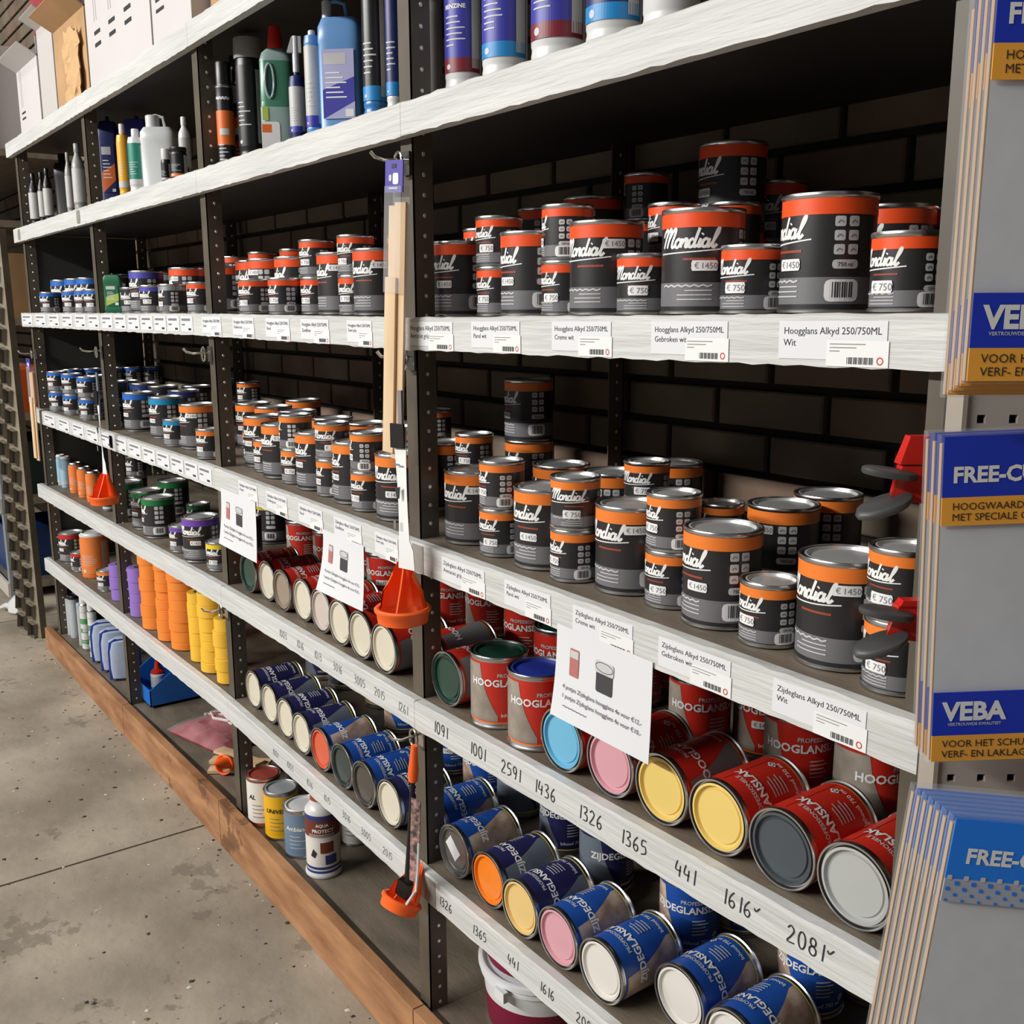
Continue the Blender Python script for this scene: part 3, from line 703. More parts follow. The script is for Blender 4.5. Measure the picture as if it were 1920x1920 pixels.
def en_body(k):
    key = ('enb', k)
    if key not in MESH:
        r, h, b, y = ER, EH, EN[k][1], EN[k][3]
        MESH[key] = MB().lathe([(0.001, 0.003, STEEL), (r - 0.003, 0.003, STEEL), (r - 0.002, 0.0, STEEL), (r + 0.0015, 0.0004, STEEL), (r + 0.0018, 0.003, STEEL), (r, 0.0045, STEEL), (r, 0.009, y), (r, 0.0112, b), (r, h - 0.0085, STEEL),
                                (r, h - 0.006, STEEL), (r + 0.0014, h - 0.0045, STEEL), (r + 0.0018, h - 0.002, STEEL), (r + 0.0008, h, STEEL), (r - 0.0012, h, STEEL), (r - 0.002, h - 0.004, STEEL)], 56).mesh('tin_body')
    return MESH[key]
def en_lid(n):
    key = ('enl', n)
    if key not in MESH:
        m = lid_mat(n); r, h = ER, EH; g = mat('groove_dark', (60, 58, 56), 0.4, 0.6) if n != 'tinplate' else m
        MESH[key] = MB().lathe([(r - 0.0018, h - 0.0045, STEEL), (r - 0.0035, h - 0.0045, g), (r - 0.0045, h - 0.001, m), (r - 0.0075, h - 0.0006, m), (r - 0.0088, h - 0.0055, m), (r - 0.0118, h - 0.0058, m), (r - 0.0128, h - 0.0036, m), (r * 0.4, h - 0.0032, m), (0.0002, h - 0.003, m)], 56).mesh('tin_lid')
    return MESH[key]
def en_print(k, word):
    key = ('enp', k, word)
    if key not in MESH:
        R, h = ER, EH; P = Print(); A = lambda d: d * D2R * R; _, base, ph, ln = EN[k]
        n = 30; V, Fc = [], []
        for i in range(n + 1):
            d = -150 + 125 * i / n
            top = h - 0.012 if d < -62 else h - 0.012 - 0.085 * ((d + 62) / 37) ** 0.6
            V += [(A(d), 0.0125), (A(d), max(top, 0.013))]
        Fc = [(2 * i, 2 * i + 2, 2 * i + 3, 2 * i + 1) for i in range(n)]
        P.put((V, Fc), ph)
        n = 10; P.put(([(A(58 + 40 * i / n), z) for i in range(n + 1) for z in (0.0125, h - 0.0125)], [(2 * i, 2 * i + 2, 2 * i + 3, 2 * i + 1) for i in range(n)]), ph if k in ('navy', 'redk') else base)
        P.put(strokes2d([[(A(99), 0.014), (A(99), 0.06), (A(99), h - 0.018), (A(106), h - 0.0135), (A(130), h - 0.0135), (A(160), h - 0.0135)]], 0.0016), ln)
        s = 0.118 / text_w(word, 1, 0.03); P.put(text2d(word, s, 'CENTER', 0, 0.03), WHITE, A(-10), h * 0.60, 2)
        P.put(text2d('PROFESSIONELE', 0.0085, 'CENTER', 0, 0.02), PALE, A(12), h * 0.60 + s * 0.95, 2)
        for i in range(5): fine(A(-4), A(22 + 6 * (i % 2)), h * 0.50 - 0.0055 * i, 0.0018, PALE, P, 4, 2)
        P.put(text2d('Inhoud 750 ml', 0.0085, 'CENTER', 0, 0.01), WHITE, A(12), h * 0.17, 2)
        P.poly([(A(46), h * 0.2), (A(46) + 0.006, h * 0.2 + 0.006), (A(46), h * 0.2 + 0.012), (A(46) - 0.006, h * 0.2 + 0.006)], WHITE, 2)
        P.put(strokes2d([loop(A(46), h * 0.2 + 0.006, 0.0025, 0.0025)], 0.0012), INK, lift=3)
        MESH[key] = P.wrap(R).mesh('label_print')
    return MESH[key]
ENR = []
def enamel(kind, lid, M, pose, lv, x, y, z, word, tier=0, ntier=1, stick=False):
    t = bpy.data.objects.new('enamel_tin', None); t.empty_display_size = 0.02; C.objects.link(t); t.matrix_world = M; t['category'] = 'paint tin'
    obj('tin_body', en_body(kind), t); obj('label_print', en_print(kind, word), t); l = obj('lid', en_lid(lid), t); l['label'] = LIDN.get(lid, lid) + ' lid'
    if stick:
        s = MB(); s.obox((0.004, -0.004, EH - 0.0026), (0.011, 0.006, 0), (-0.009, 0.017, 0), (0, 0, 0.0004), PAPER2); s.build('price_sticker', t)
    elif pose == 'standing' and (int(x * 1000) % 3) == 0:
        s = obj('price_sticker', sticker_mesh('L', '1450'), t); s.location.z = 0.055; s.rotation_euler.z = -0.25
    ENR.append(dict(o=t, kind=EN[kind][0], lid=LIDN.get(lid, lid), pose=pose, lv=lv, bay=bay_of(x), u=proj((x, y, z))[0], tier=tier, ntier=ntier))
    return t
LYX = {}
def lying(lv, kind, lid, u, v, roll=50, word=None, yaw=0.0, stick=False, yo=None):
    word = word or ('HOOGLANSLAK' if lv == 'E' else 'ZIJDEGLANSLAK')
    z = zs(lv, -1) + ER + 0.0018
    for _ in range(4): p = on_z(u, v, z); z = zs(lv, p.x) + ER + 0.0021
    y = min(max(p.y, 0.012), 0.07) if yo is None else yo; x = uyz(u, y, z).x
    prev = LYX.get(lv)
    d = Vector((math.sin(yaw), -math.cos(yaw), 0)); e = Vector((math.cos(roll * D2R), 0, math.sin(roll * D2R))); e = (e - d * e.dot(d)).normalized()
    if prev and x - prev[0] < 2 * ER + 0.0040: x = prev[0] + 2 * ER + 0.0040
    for q in POST:
        if yo is None and q - PW - ER - 0.003 < x < q + ER + 0.003: x = q + ER + 0.0035 if x > q - PW / 2 else q - PW - ER - 0.0035
    LYX[lv] = (x, y); z = zs(lv, x) + ER + 0.0021
    c = Vector((x, y, z)) - d * EH; yy = -e; xx = yy.cross(d)
    M = Matrix(((xx.x, yy.x, d.x, c.x), (xx.y, yy.y, d.y, c.y), (xx.z, yy.z, d.z, c.z), (0, 0, 0, 1)))
    enamel(kind, lid, M, 'lying', lv, x, y, z, word, stick=stick)
    for q in (0.0, 0.35, 0.7, 1.0): CYL.setdefault(lv, []).append([x, y + EH * q, ER + 0.001, dict(fix=1)])
def standing(lv, kind, lids, ul, yv, rot=10, word=None):
    word = word or ('HOOGLANSLAK' if lv == 'E' else 'ZIJDEGLANSLAK')
    if yv > 2:
        z = zs(lv, -1.0); u = ul + 50
        for _ in range(20):
            f = on_z(u, yv, z); z = zs(lv, f.x); dh = Vector((f.x - CAM.x, f.y - CAM.y, 0)).normalized(); c = f + dh * ER
            t = (u - 960) / F; u = ul + F * ER * math.sqrt(1 + t * t) / proj(c)[2]
    else: c = left_at(ul, yv, zs(lv, -1.2), ER)
    CYL.setdefault(lv, []).append([c.x, min(max(c.y, ER + 0.004), WALL - ER - 0.02), ER + 0.0022, dict(en=(lv, kind, lids, rot, word))])
def place_enamel(lv):
    for x, y, r, d in CYL.get(lv, []):
        if 'en' not in d: continue
        _, kind, lids, rot, word = d['en']; z = rest_z(lv, x, r)
        for k, l in enumerate(lids):
            a = face_cam((x, y)) + rot * D2R + 0.5 * k
            M = Matrix.Translation((x, y, z)) @ Matrix.Rotation(a, 4, 'Z')
            enamel(kind, l, M, 'standing', lv, x, y, z, word, k, len(lids)); z += EH + 0.0006
# third-lowest shelf: lying lids from left to right
for k_, l_, u_, v_, r_ in (('red', 'darkgreen', 464, 1074, 60), ('red', 'cream', 497, 1088, 66), ('red', 'taupe', 527, 1107, 58), ('red', 'cream', 566, 1125, 70), ('red', 'pinkgrey', 600, 1145, 64), ('red', 'cream', 633, 1166, 58), ('redk', 'cream', 669, 1188, 80), ('redk', 'cream', 716, 1216, 90)):
    lying('E', k_, l_, u_, v_, r_)
lying('E', 'redk', 'blackgreen', 772, 1222, 130, yo=0.056)
LYX['E'] = (-1.49, 0)
lying('E', 'redk', 'darkgreen', 836, 1273, 120)
standing('E', 'red', ['darkgreen'], 884, 1369, 22); standing('E', 'red', ['deepblue'], 953, 1411, 24)
LYX['E'] = (-1.2, 0)
for k_, l_, u_, v_, r_ in (('red', 'lightblue', 1051, 1390, 10), ('red', 'pink', 1142, 1432, 20), ('redk', 'yellow', 1238, 1480, 92), ('red', 'yellow', 1341, 1531, 36), ('red', 'anthracite', 1463, 1592, 40), ('red', 'grey', 1603, 1664, 48)):
    lying('E', k_, l_, u_, v_, r_)
for a in (('red', ['taupe', 'taupe'], 806, 0.26, 0), ('red', ['pinkgrey', 'taupe'], 874, 0.30, 0), ('red', ['darkgreen'], 945, 0.24, -20), ('red', ['darkgreen'], 1002, 0.22, -20), ('red', ['taupe'], 760, 0.25, -20), ('red', ['cream', 'anthracite'], 1140, 0.29, 20), ('red', ['anthracite', 'taupe'], 1252, 0.235, 24), ('red', ['grey'], 1372, 0.30, 10),
          ('red', ['yellow', 'yellow'], 1428, 0.235, 24), ('red', ['pinkgrey', 'pinkgrey'], 1556, 0.235, 60), ('red', ['cream', 'cream'], 1200, 0.36, 10)):
    standing('E', *a)
for a in (('red', ['cream'], 676, 0.24, 0), ('red', ['taupe'], 690, 0.25, 0), ('red', ['anthracite'], 590, 0.25, 0), ('red', ['anthracite'], 540, 0.25, 0), ('red', ['taupe'], 630, 0.24, 0)):
    standing('E', *a)
# second-lowest shelf
for k_, l_, u_, v_, r_ in (('navy', 'cream', 474, 1293, 62), ('navy', 'cream', 504, 1320, 96), ('navy', 'cream', 534, 1347, 70), ('navy', 'cream', 557, 1377, 100), ('blue', 'brick', 590, 1407, 118), ('blue', 'blackgreen', 635, 1433, 40), ('blue', 'brown', 664, 1467, 40), ('navy', 'cream', 715, 1496, 60)):
    lying('F', k_, l_, u_, v_, r_)
lying('F', 'blue', 'bluegrey', 757, 1528, 60, yo=0.054)
LYX['F'] = (-1.49, 0)
lying('F', 'blue', 'tinplate', 850, 1596, 112, stick=True)
for k_, l_, u_, v_, r_ in (('navy', 'orange', 914, 1650, 106), ('navy', 'sand', 973, 1706, 76), ('blue', 'pink', 1044, 1764, 104), ('blue', 'white', 1125, 1828, 74), ('blue', 'white', 1272, 1872, 70), ('blue', 'white', 1372, 1960, 104)):
    lying('F', k_, l_, u_, v_, r_)
for a in (('blue', ['deepblue'], 808, 0.25, 0), ('blue', ['anthracite'], 869, 0.25, 10), ('navy', ['rose'], 932, 0.24, 60), ('navy', ['taupe', 'anthracite'], 1012, 0.25, 10), ('navy', ['ochre'], 1086, 0.22, 50), ('blue', ['deepblue', 'deepblue'], 1235, 0.22, 10), ('blue', ['midgrey'], 1448, 0.20, 14), ('blue', ['deepblue'], 1330, 0.32, 10), ('blue', ['midgrey'], 1560, 0.3, 10),
          ('navy', ['anthracite'], 617, 0.28, 0), ('blue', ['brick'], 686, 0.30, 0), ('blue', ['anthracite'], 722, 0.27, 0), ('navy', ['anthracite'], 575, 0.25, 0)):
    standing('F', *a)
for lv in 'CDEF':
    place_tins(lv); place_enamel(lv)
# labels: place in its bay, counted from the left
for lv in 'CDEF':
    for b in range(4):
        g = sorted([t for t in TINS if t['lv'] == lv and t['bay'] == b], key=lambda t: (round(t['u'], 1), t['z']))
        for n, t in enumerate(g):
            st = '' if t['ntier'] == 1 else ('lower ' if t['tier'] == 0 else 'upper ' if t['tier'] == t['ntier'] - 1 else 'middle ')
            t['o']['label'] = '%s%s black tin with %s band, %s from left, %s, %s' % (st, t['size'], t['band'], ordi(n + 1), SHN[lv], BAYN[b])
            t['o']['group'] = 'black paint tins on the ' + SHN[lv]
        g = sorted([t for t in ENR if t['lv'] == lv and t['bay'] == b], key=lambda t: (round(t['u'], 1), t['tier']))
        for n, t in enumerate(g):
            st = '' if t['ntier'] == 1 else ('lower ' if t['tier'] == 0 else 'upper ')
            t['o']['label'] = '%s%s %s tin with %s lid, %s from left, %s, %s' % (st, t['pose'], t['kind'], t['lid'], ordi(n + 1), SHN[lv], BAYN[b])
            t['o']['group'] = 'enamel paint tins on the ' + SHN[lv]
# ------------------------------------------------------------------ bottles, cans and canisters
def fit(lv, u0, u1, vtop, y, z0=None):
    """middle, half width and height of an upright thing seen between columns u0..u1 with its top at row vtop"""
    u = (u0 + u1) / 2; z = zs(lv, -2) if z0 is None else z0
    for _ in range(4):
        p = uyz(u, y, z); z = zs(lv, p.x) if z0 is None else z0
    d = proj(p)[2]; t = (u - 960) / F
    r = (u1 - u0) / 2 * d / F / math.sqrt(1 + t * t)
    top = on_y(u, vtop, y - r * 0.3); p.x = max(p.x, POST[4] + r + 0.005)
    for q in POST:
        if y < PW + 0.011 + r and q - PW - r < p.x < q + r + 0.003: p.x = q + r + 0.004 if p.x > q - PW / 2 else q - PW - r - 0.003
    if lv == 'B': top.z = min(top.z, z + 0.27)
    return Vector((p.x, y, (rest_z(lv, p.x, r) if z0 is None else z + 0.0005))), r, max(top.z - z, 0.02)
PLAST = lambda n, c, r=0.35, **k: mat('plastic_' + n, c, r, **k)
PW_, PGR = PLAST('white', (214, 214, 213)), PLAST('grey', (150, 148, 146))
PBK, PRED = PLAST('black', (26, 26, 28)), PLAST('red', (206, 44, 32))
LBL, LBD, LBR, LBC = col('lab_blue', (58, 58, 158)), col('lab_darkblue', (30, 40, 96)), col('lab_wine', (120, 34, 46)), col('lab_cyan', (30, 132, 196))
def lab_print(R, z0, z1, base, foot, text, seed=0, fr=(-80, 62)):
    """shop label wrapped on a round body"""
    rr = random.Random(seed); P = Print(); A = lambda d: d * D2R * R; a, b = fr; hh = z1 - z0
    n = 12
    P.put(([(A(a + (b - a) * i / n), z) for i in range(n + 1) for z in (z0, z1)], [(2 * i, 2 * i + 2, 2 * i + 3, 2 * i + 1) for i in range(n)]), base)
    if foot: P.put(([(A(a + (b - a) * i / n), z) for i in range(n + 1) for z in (z0, z0 + hh * 0.14)], [(2 * i, 2 * i + 2, 2 * i + 3, 2 * i + 1) for i in range(n)]), foot, lift=1)
    if text:
        s = min(A(70) / text_w(text, 1, 0.03), hh * 0.12); P.put(text2d(text, s, 'LEFT', 0, 0.03), WHITE, A(-62), z0 + hh * 0.62, 2)
    for i in range(6):
        zz = z0 + hh * (0.54 - 0.055 * i); fine(A(-60), A(-60 + rr.uniform(28, 70)), zz, hh * 0.014, PALE, P, 4, 2)
    P.rrect(A(-58), z0 + hh * 0.03, A(-42), z0 + hh * 0.03 + A(16), A(7), PALE, 2)
    P.put(([(A(28 + 30 * i / 6), z) for i in range(7) for z in (z0 + hh * 0.04, z1 - hh * 0.05)], [(2 * i, 2 * i + 2, 2 * i + 3, 2 * i + 1) for i in range(6)]), PALE, lift=1)
    return P
def bottle(lv, u0, u1, vtop, y, body, cap, label, cat, lab=None, ribs=0, shoulder=0.74, neck=0.42, caph=0.12, rot=0, name='bottle', group=None, z0=None):
    p, r, h = fit(lv, u0, u1, vtop, y, z0)
    t = thing(name, p, face_cam(p) + rot * D2R, label, cat, group)
    pr = [(0.001, 0.002, body), (r * 0.92, 0.001, body), (r, 0.006, body)]
    if ribs:
        for k in range(ribs): z = h * (0.03 + 0.055 * k); pr += [(r, z + h * 0.012, body), (r * 0.93, z + h * 0.03, body), (r, z + h * 0.045, body)]
        for k in range(2): z = h * (shoulder - 0.12 + 0.055 * k); pr += [(r, z + h * 0.008, body), (r * 0.93, z + h * 0.026, body), (r, z + h * 0.045, body)]
    else:
        pr += [(r, h * 0.10, body), (r * 0.975, h * 0.115, body), (r * 0.975, h * 0.13, body), (r, h * 0.14, body)]
    pr += [(r, h * (shoulder - 0.01), body), (r * 0.9, h * (shoulder + 0.05), body), (r * neck, h * (1 - caph - 0.03), body), (r * neck * 0.95, h * (1 - caph), body), (r * neck * 0.95, h * (1 - caph) + 0.001, body), (0.001, h * (1 - caph) + 0.001, body)]
    MB().lathe(pr, 36).build('bottle_body', t)
    q = r * neck * 1.12; z1 = h * (1 - caph)
    MB().lathe([(q * 0.98, z1 - h * 0.01, cap), (q * 1.03, z1 + h * 0.01, cap), (q, h * 0.99, cap), (q * 0.9, h, cap), (0.0005, h, cap)], 28).build('cap', t)
    if lab:
        base, foot, text = lab; lab_print(r, h * 0.16, h * (shoulder - 0.04), base, foot, text, int(u0)).wrap(r, off=0.0008).build('label', t)
    return t
NEARB = 'cleaning bottles in the nearest bay'
bottle('B', 836, 903, -190, 0.085, PW_, PW_, 'white bottle with blue benzine label and wine-red foot band', 'bottle', (LBL, LBR, 'BENZINE'), group=NEARB)
bottle('B', 905, 990, -230, 0.085, PW_, PW_, 'white bottle with blue label and cyan foot band, beside the benzine bottle', 'bottle', (LBL, LBC, 'TERPENTINE'), group=NEARB)
bottle('B', 996, 1097, -270, 0.085, PW_, PW_, 'wide white bottle with blue label and wine-red foot, third of the near bottles', 'bottle', (LBL, LBR, 'THINNER'), group=NEARB)
bottle('B', 1098, 1203, -310, 0.085, PW_, PW_, 'wide white bottle with cyan foot band, fourth of the near bottles', 'bottle', (LBD, LBC, 'AMMONIA'), group=NEARB)
bottle('B', 1204, 1312, -340, 0.085, PW_, PW_, 'plain white bottle without visible label, rightmost of the near bottles', 'bottle', None, group=NEARB)
bottle('B', 797, 832, -80, 0.15, PGR, PGR, 'grey cylindrical bottle just right of the main upright', 'bottle', None, shoulder=0.86, neck=0.7)
# second bay of the bottle shelf
BLUP, BLU2 = PLAST('skyblue', (104, 152, 206), 0.3), PLAST('midblue', (58, 120, 190), 0.3)
ORL, RDL, GRL = col('lab_orange', (226, 110, 40)), col('lab_red', (166, 54, 44)), col('lab_grey', (186, 184, 182))
def spray(lv, u0, u1, vtop, y, body, capm, label, stripes, name='spray_can', z0=None):
    p, r, h = fit(lv, u0, u1, vtop, y, z0); t = thing(name, p, face_cam(p), label, 'spray can')
    pr = [(0.001, 0.002, STEEL), (r * 0.96, 0, STEEL), (r, 0.004, STEEL), (r * 0.98, 0.008, body)]
    hb = h * 0.76; z = 0.008
    for fr, mm in stripes: pr[-1] = (pr[-1][0], pr[-1][1], mm); pr.append((r * 0.98, hb * fr, body))
    pr += [(r * 0.98, hb, STEEL), (r, hb + 0.003, STEEL), (r * 0.86, hb + h * 0.03, STEEL), (r * 0.84, hb + h * 0.035, STEEL), (0.001, hb + h * 0.035, STEEL)]
    MB().lathe(pr, 32).build('can_body', t)
    MB().lathe([(r * 0.87, hb + h * 0.02, capm), (r * 0.87, h * 0.985, capm), (r * 0.82, h, capm), (0.0005, h, capm)], 28).build('cap', t)
    P = Print(); A = lambda d: d * D2R * r
    P.put(strokes2d([[(A(-60 + 10 * i), hb * 0.86 + 0.003 * (i % 2)) for i in range(10)]], 0.005, n=2), PALE)
    for k in range(5): fine(A(-55), A(-55 + 40 + 12 * (k % 3)), hb * (0.30 - 0.045 * k), hb * 0.014, PALE, P)
    P.rrect(A(-40), hb * 0.42, A(20), hb * 0.50, 0.002, PALE)
    P.wrap(r * 0.985).build('label_print', t)
    return t
spray('B', 406, 440, 112, 0.055, PBK, PBK, 'black spray can with orange label band and black cap', ((0.30, PBK), (0.72, ORL), (0.9, PBK)))
spray('B', 438, 464, 99, 0.092, PBK, PBK, 'slim dark spray can with silver collar beside the orange-labelled can', ((0.35, RDL), (0.5, PBK), (0.62, ORL), (0.78, PBK), (0.98, GRL)))
bottle('B', 451, 500, 41, 0.09, PBK, PGR, 'tall black cylinder with wide grey cap and orange sticker', 'canister', (PBK, None, None), shoulder=0.82, neck=0.96, caph=0.155, name='silicone_canister')
def canister(lv, u0, u1, vtop, y, body, cap, label, cat, asp=0.62, lab=None, capdx=0.0, capr=0.3, handle=False, e=4.5, capt=0.1, rot=0, name='canister'):
    """rectangular jerrycan with rounded section; asp = depth / width"""
    p, r, h = fit(lv, u0, u1, vtop, y); p.y = max(p.y, r * asp + 0.02)
    t = thing(name, p, rot * D2R + face_cam(p) * 0.75, label, cat)
    hb = h * (1 - capt); m = MB()
    m.slathe([(0.01, 0.001, body), (0.93, 0.0, body), (1.0, 0.008, body), (1.0, hb * 0.10, body), (0.975, hb * 0.12, body), (0.975, hb * 0.76, body), (1.0, hb * 0.79, body), (0.98, hb * 0.90, body), (0.80, hb * 0.97, body), (0.3, hb * 0.985, body), (0.01, hb * 0.985, body)], r, r * asp, e)
    m.build('canister_body', t)
    c = MB().lathe([(r * capr, hb * 0.97, cap), (r * capr, h * 0.99, cap), (r * capr * 0.9, h, cap), (0.0005, h, cap)], 24); c.build('cap', t, (capdx * r, 0, 0))
    if handle:
        g = MB(); a = r * 0.42
        g.tube([(-a * 1.5, 0, hb * 0.97), (-a * 1.4, 0, h * 0.985), (-a * 0.4, 0, h * 1.0), (a * 0.6, 0, h * 0.975), (a * 0.8, 0, hb * 0.97)], r * 0.10, body, 8).build('handle', t)
    if lab:
        base, foot, text = lab; P = Print(); a = r * 0.74; z0, z1 = hb * 0.18, hb * 0.72
        P.rect(-a, z0, a, z1, base, 1)
        if foot: P.poly([(-a, z0), (a, z0 + (z1 - z0) * 0.25), (a, z0 + (z1 - z0) * 0.6), (-a, z0 + (z1 - z0) * 0.42)], foot, 1)
        P.rect(-a * 0.9, z1 - (z1 - z0) * 0.22, a * 0.5, z1 - (z1 - z0) * 0.06, PALE, 1, 1)
        if text: P.put(text2d(text, a * 0.28, 'LEFT', 0, 0.02), INKG, -a * 0.8, z1 - (z1 - z0) * 0.18, 2)
        for k in range(6): fine(-a * 0.8, a * (0.1 + 0.2 * (k % 3)), z0 + (z1 - z0) * (0.66 - 0.07 * k), (z1 - z0) * 0.02, WHITE, P, 1, 2)
        P.rrect(a * 0.4, z0 + a * 0.1, a * 0.92, z0 + a * 0.55, a * 0.05, PAPER2, 2)
        P.flat(off=0.0).build('label', t, (0, -r * asp - 0.0012, 0))
    return t
# green flask with a through handle
p, r, h = fit('B', 494, 557, 30, 0.10)
t = thing('detergent_bottle', p, face_cam(p) * 0.9, 'green translucent handled bottle with tall red cap', 'bottle')
GRN, GRN2 = PLAST('greenclear', (72, 128, 104), 0.25), PLAST('greenpale', (150, 172, 168), 0.3)
m = MB(); hw = r; hd = r * 0.55
m.slathe([(0.01, 0.001, GRN2), (0.92, 0, GRN2), (1, 0.006, GRN2), (1.0, h * 0.40, GRN), (0.98, h * 0.44, GRN)], hw, hd, 3.4)
m.slathe([(0.98, h * 0.44, GRN), (0.97, h * 0.74, GRN2), (0.82, h * 0.80, GRN2), (0.42, h * 0.845, GRN2), (0.01, h * 0.845, GRN2)], hw, hd, 3.4)
m.build('bottle_body', t)
g = MB(); L = loop(-hw * 0.34, h * 0.59, hw * 0.26, h * 0.125, 90, 21)
g.tube([(x, -hd * 1.0, z) for x, z in L], hw * 0.085, GRN2, 8).build('handle_rim', t)
g = MB(); g.add([(-hw * 0.34 + 0.82 * (x + hw * 0.34), -hd * 1.02, h * 0.59 + 0.9 * (z - h * 0.59)) for x, z in L[:-1]], [tuple(range(20))], mat('plastic_greendeep', (28, 66, 62), 0.4)).build('handle_hole', t)
MB().lathe([(hw * 0.44, h * 0.83, PRED), (hw * 0.46, h * 0.86, PRED), (hw * 0.33, h * 0.995, PRED), (hw * 0.28, h, PRED), (0.0005, h, PRED)], 24).build('cap', t)
P = Print(); P.rrect(-hw * 0.95, h * 0.04, hw * 0.15, h * 0.29, 0.006, PAPER2); P.rect(-hw * 0.9, h * 0.21, -hw * 0.35, h * 0.27, ORL, 1, 1); P.rect(-hw * 0.85, h * 0.30, -hw * 0.5, h * 0.4, col('lab_lime', (176, 196, 84)), 1, 1)
P.flat(off=0).build('label', t, (0, -hd - 0.001, 0))
# white trigger flask
t = bottle('B', 547, 577, 62, 0.075, LBD, PW_, 'white and navy spray flask with white trigger head', 'bottle', (GRL, LBL, None), shoulder=0.60, neck=0.36, caph=0.30, name='trigger_bottle')
hh = fit('B', 547, 577, 62, 0.075)[2]; rr_ = fit('B', 547, 577, 62, 0.075)[1]
MB().add([(-rr_ * 1.1, -rr_ * 0.3, hh * 0.86), (rr_ * 0.7, -rr_ * 0.3, hh * 0.86), (rr_ * 0.7, -rr_ * 0.3, hh * 1.0), (-rr_ * 0.5, -rr_ * 0.3, hh * 0.99), (-rr_ * 1.1, rr_ * 0.3, hh * 0.86), (rr_ * 0.7, rr_ * 0.3, hh * 0.86), (rr_ * 0.7, rr_ * 0.3, hh * 1.0), (-rr_ * 0.5, rr_ * 0.3, hh * 0.99)],
         [(0, 1, 2, 3), (7, 6, 5, 4), (0, 4, 5, 1), (1, 5, 6, 2), (2, 6, 7, 3), (3, 7, 4, 0)], PW_).build('trigger_head', t)
bottle('B', 577, 608, 52, 0.07, BLUP, PW_, 'sky-blue ribbed bottle with pale label left of the big canister', 'bottle', (GRL, LBL, None), ribs=3, shoulder=0.9, neck=0.4, caph=0.05)
canister('B', 604, 686, -10, 0.10, BLUP, PW_, 'big sky-blue canister with violet and white label', 'canister', 0.55, (col('lab_lilac', (176, 176, 214)), LBL, None), -0.6, 0.22, True)
bottle('B', 684, 728, -70, 0.07, BLU2, BLU2, 'blue ribbed bottle with black and blue label beside the big canister', 'bottle', (PBK, LBC, None), ribs=4, shoulder=0.86)
bottle('B', 727, 757, -60, 0.062, PW_, PW_, 'white ribbed bottle with dark and cyan label touching the main upright', 'bottle', (LBD, LBC, None), ribs=4, shoulder=0.86)
bottle('B', 381, 400, 222, 0.06, PGR, PBK, 'tiny grey bottle next to the spray cans', 'bottle')
# third bay
canister('B', 196, 231, 205, 0.09, LBD, LBD, 'dark blue box-shaped canister with orange foot', 'canister', 0.7, (LBD, ORL, None), 0, 0.2, e=9, capt=0.03)
bottle('B', 226, 250, 226, 0.05, PLAST('yellow', (226, 168, 44)), PW_, 'yellow bottle with white shoulders in the third bay', 'bottle', (PLAST('yellow', (226, 168, 44)), GRL, None), shoulder=0.8)
canister('B', 243, 292, 200, 0.16, LBL, LBL, 'royal blue carton standing behind the green-labelled bottle', 'carton', 0.8, (LBL, GRL, None), 0, 0.15, e=12, capt=0.02, name='blue_carton')
bottle('B', 246, 277, 236, 0.05, PW_, PW_, 'white bottle with teal green label', 'bottle', (col('lab_teal', (34, 128, 108)), PALE, None), shoulder=0.82)
canister('B', 272, 342, 207, 0.10, mat('plastic_milky', (206, 210, 210), 0.35), PW_, 'milky translucent jerrycan with white screw cap', 'jerrycan', 0.7, None, -0.35, 0.38, True, capt=0.13, name='jerrycan')
bottle('B', 305, 323, 277, 0.04, PBK, PW_, 'small black flask with white cap in front of the jerrycan', 'bottle', (PBK, GRL, None), shoulder=0.66, neck=0.8, caph=0.28)
bottle('B', 322, 356, 274, 0.045, PBK, PBK, 'squat black and orange pot in front of the jerrycan', 'pot', (PBK, ORL, None), shoulder=0.84, neck=0.9, caph=0.12, name='putty_pot')
bottle('B', 340, 362, 215, 0.06, PW_, PW_, 'narrow white bottle next to the second-bay upright', 'bottle', (GRL, PBK, None), shoulder=0.72)
# farthest bay
for a in ((54, 75, 322, 0.05, PBK, PBK, 'black bottle with pale label, leftmost on the bottle shelf'), (76, 92, 318, 0.05, PBK, PBK, 'slim black bottle with pale label, second on the bottle shelf'), (86, 104, 310, 0.06, PBK, PBK, 'black bottle with pale label touching the big black canister'),
          (128, 143, 280, 0.06, PGR, PGR, 'grey bottle right of the big black canister'), (141, 166, 262, 0.05, PGR, PGR, 'tall grey bottle with white label beside the third upright')):
    bottle('B', *a, 'bottle', (GRL, None, None), shoulder=0.68)
canister('C', 197, 231, 512, 0.045, PLAST('boxgreen', (36, 104, 72)), PLAST('boxgreen', (36, 104, 72)), 'green rectangular tin with pale border in the third bay at eye level', 'tin', 0.5, (PLAST('boxgreen', (36, 104, 72)), col('lab_lime', (176, 196, 84)), None), 0, 0.1, e=12, capt=0.02, name='green_tin')
canister('B', 94, 132, 287, 0.16, PBK, PBK, 'big plain black canister in the farthest bay', 'canister', 0.8, None, -0.2, 0.35, capt=0.10)

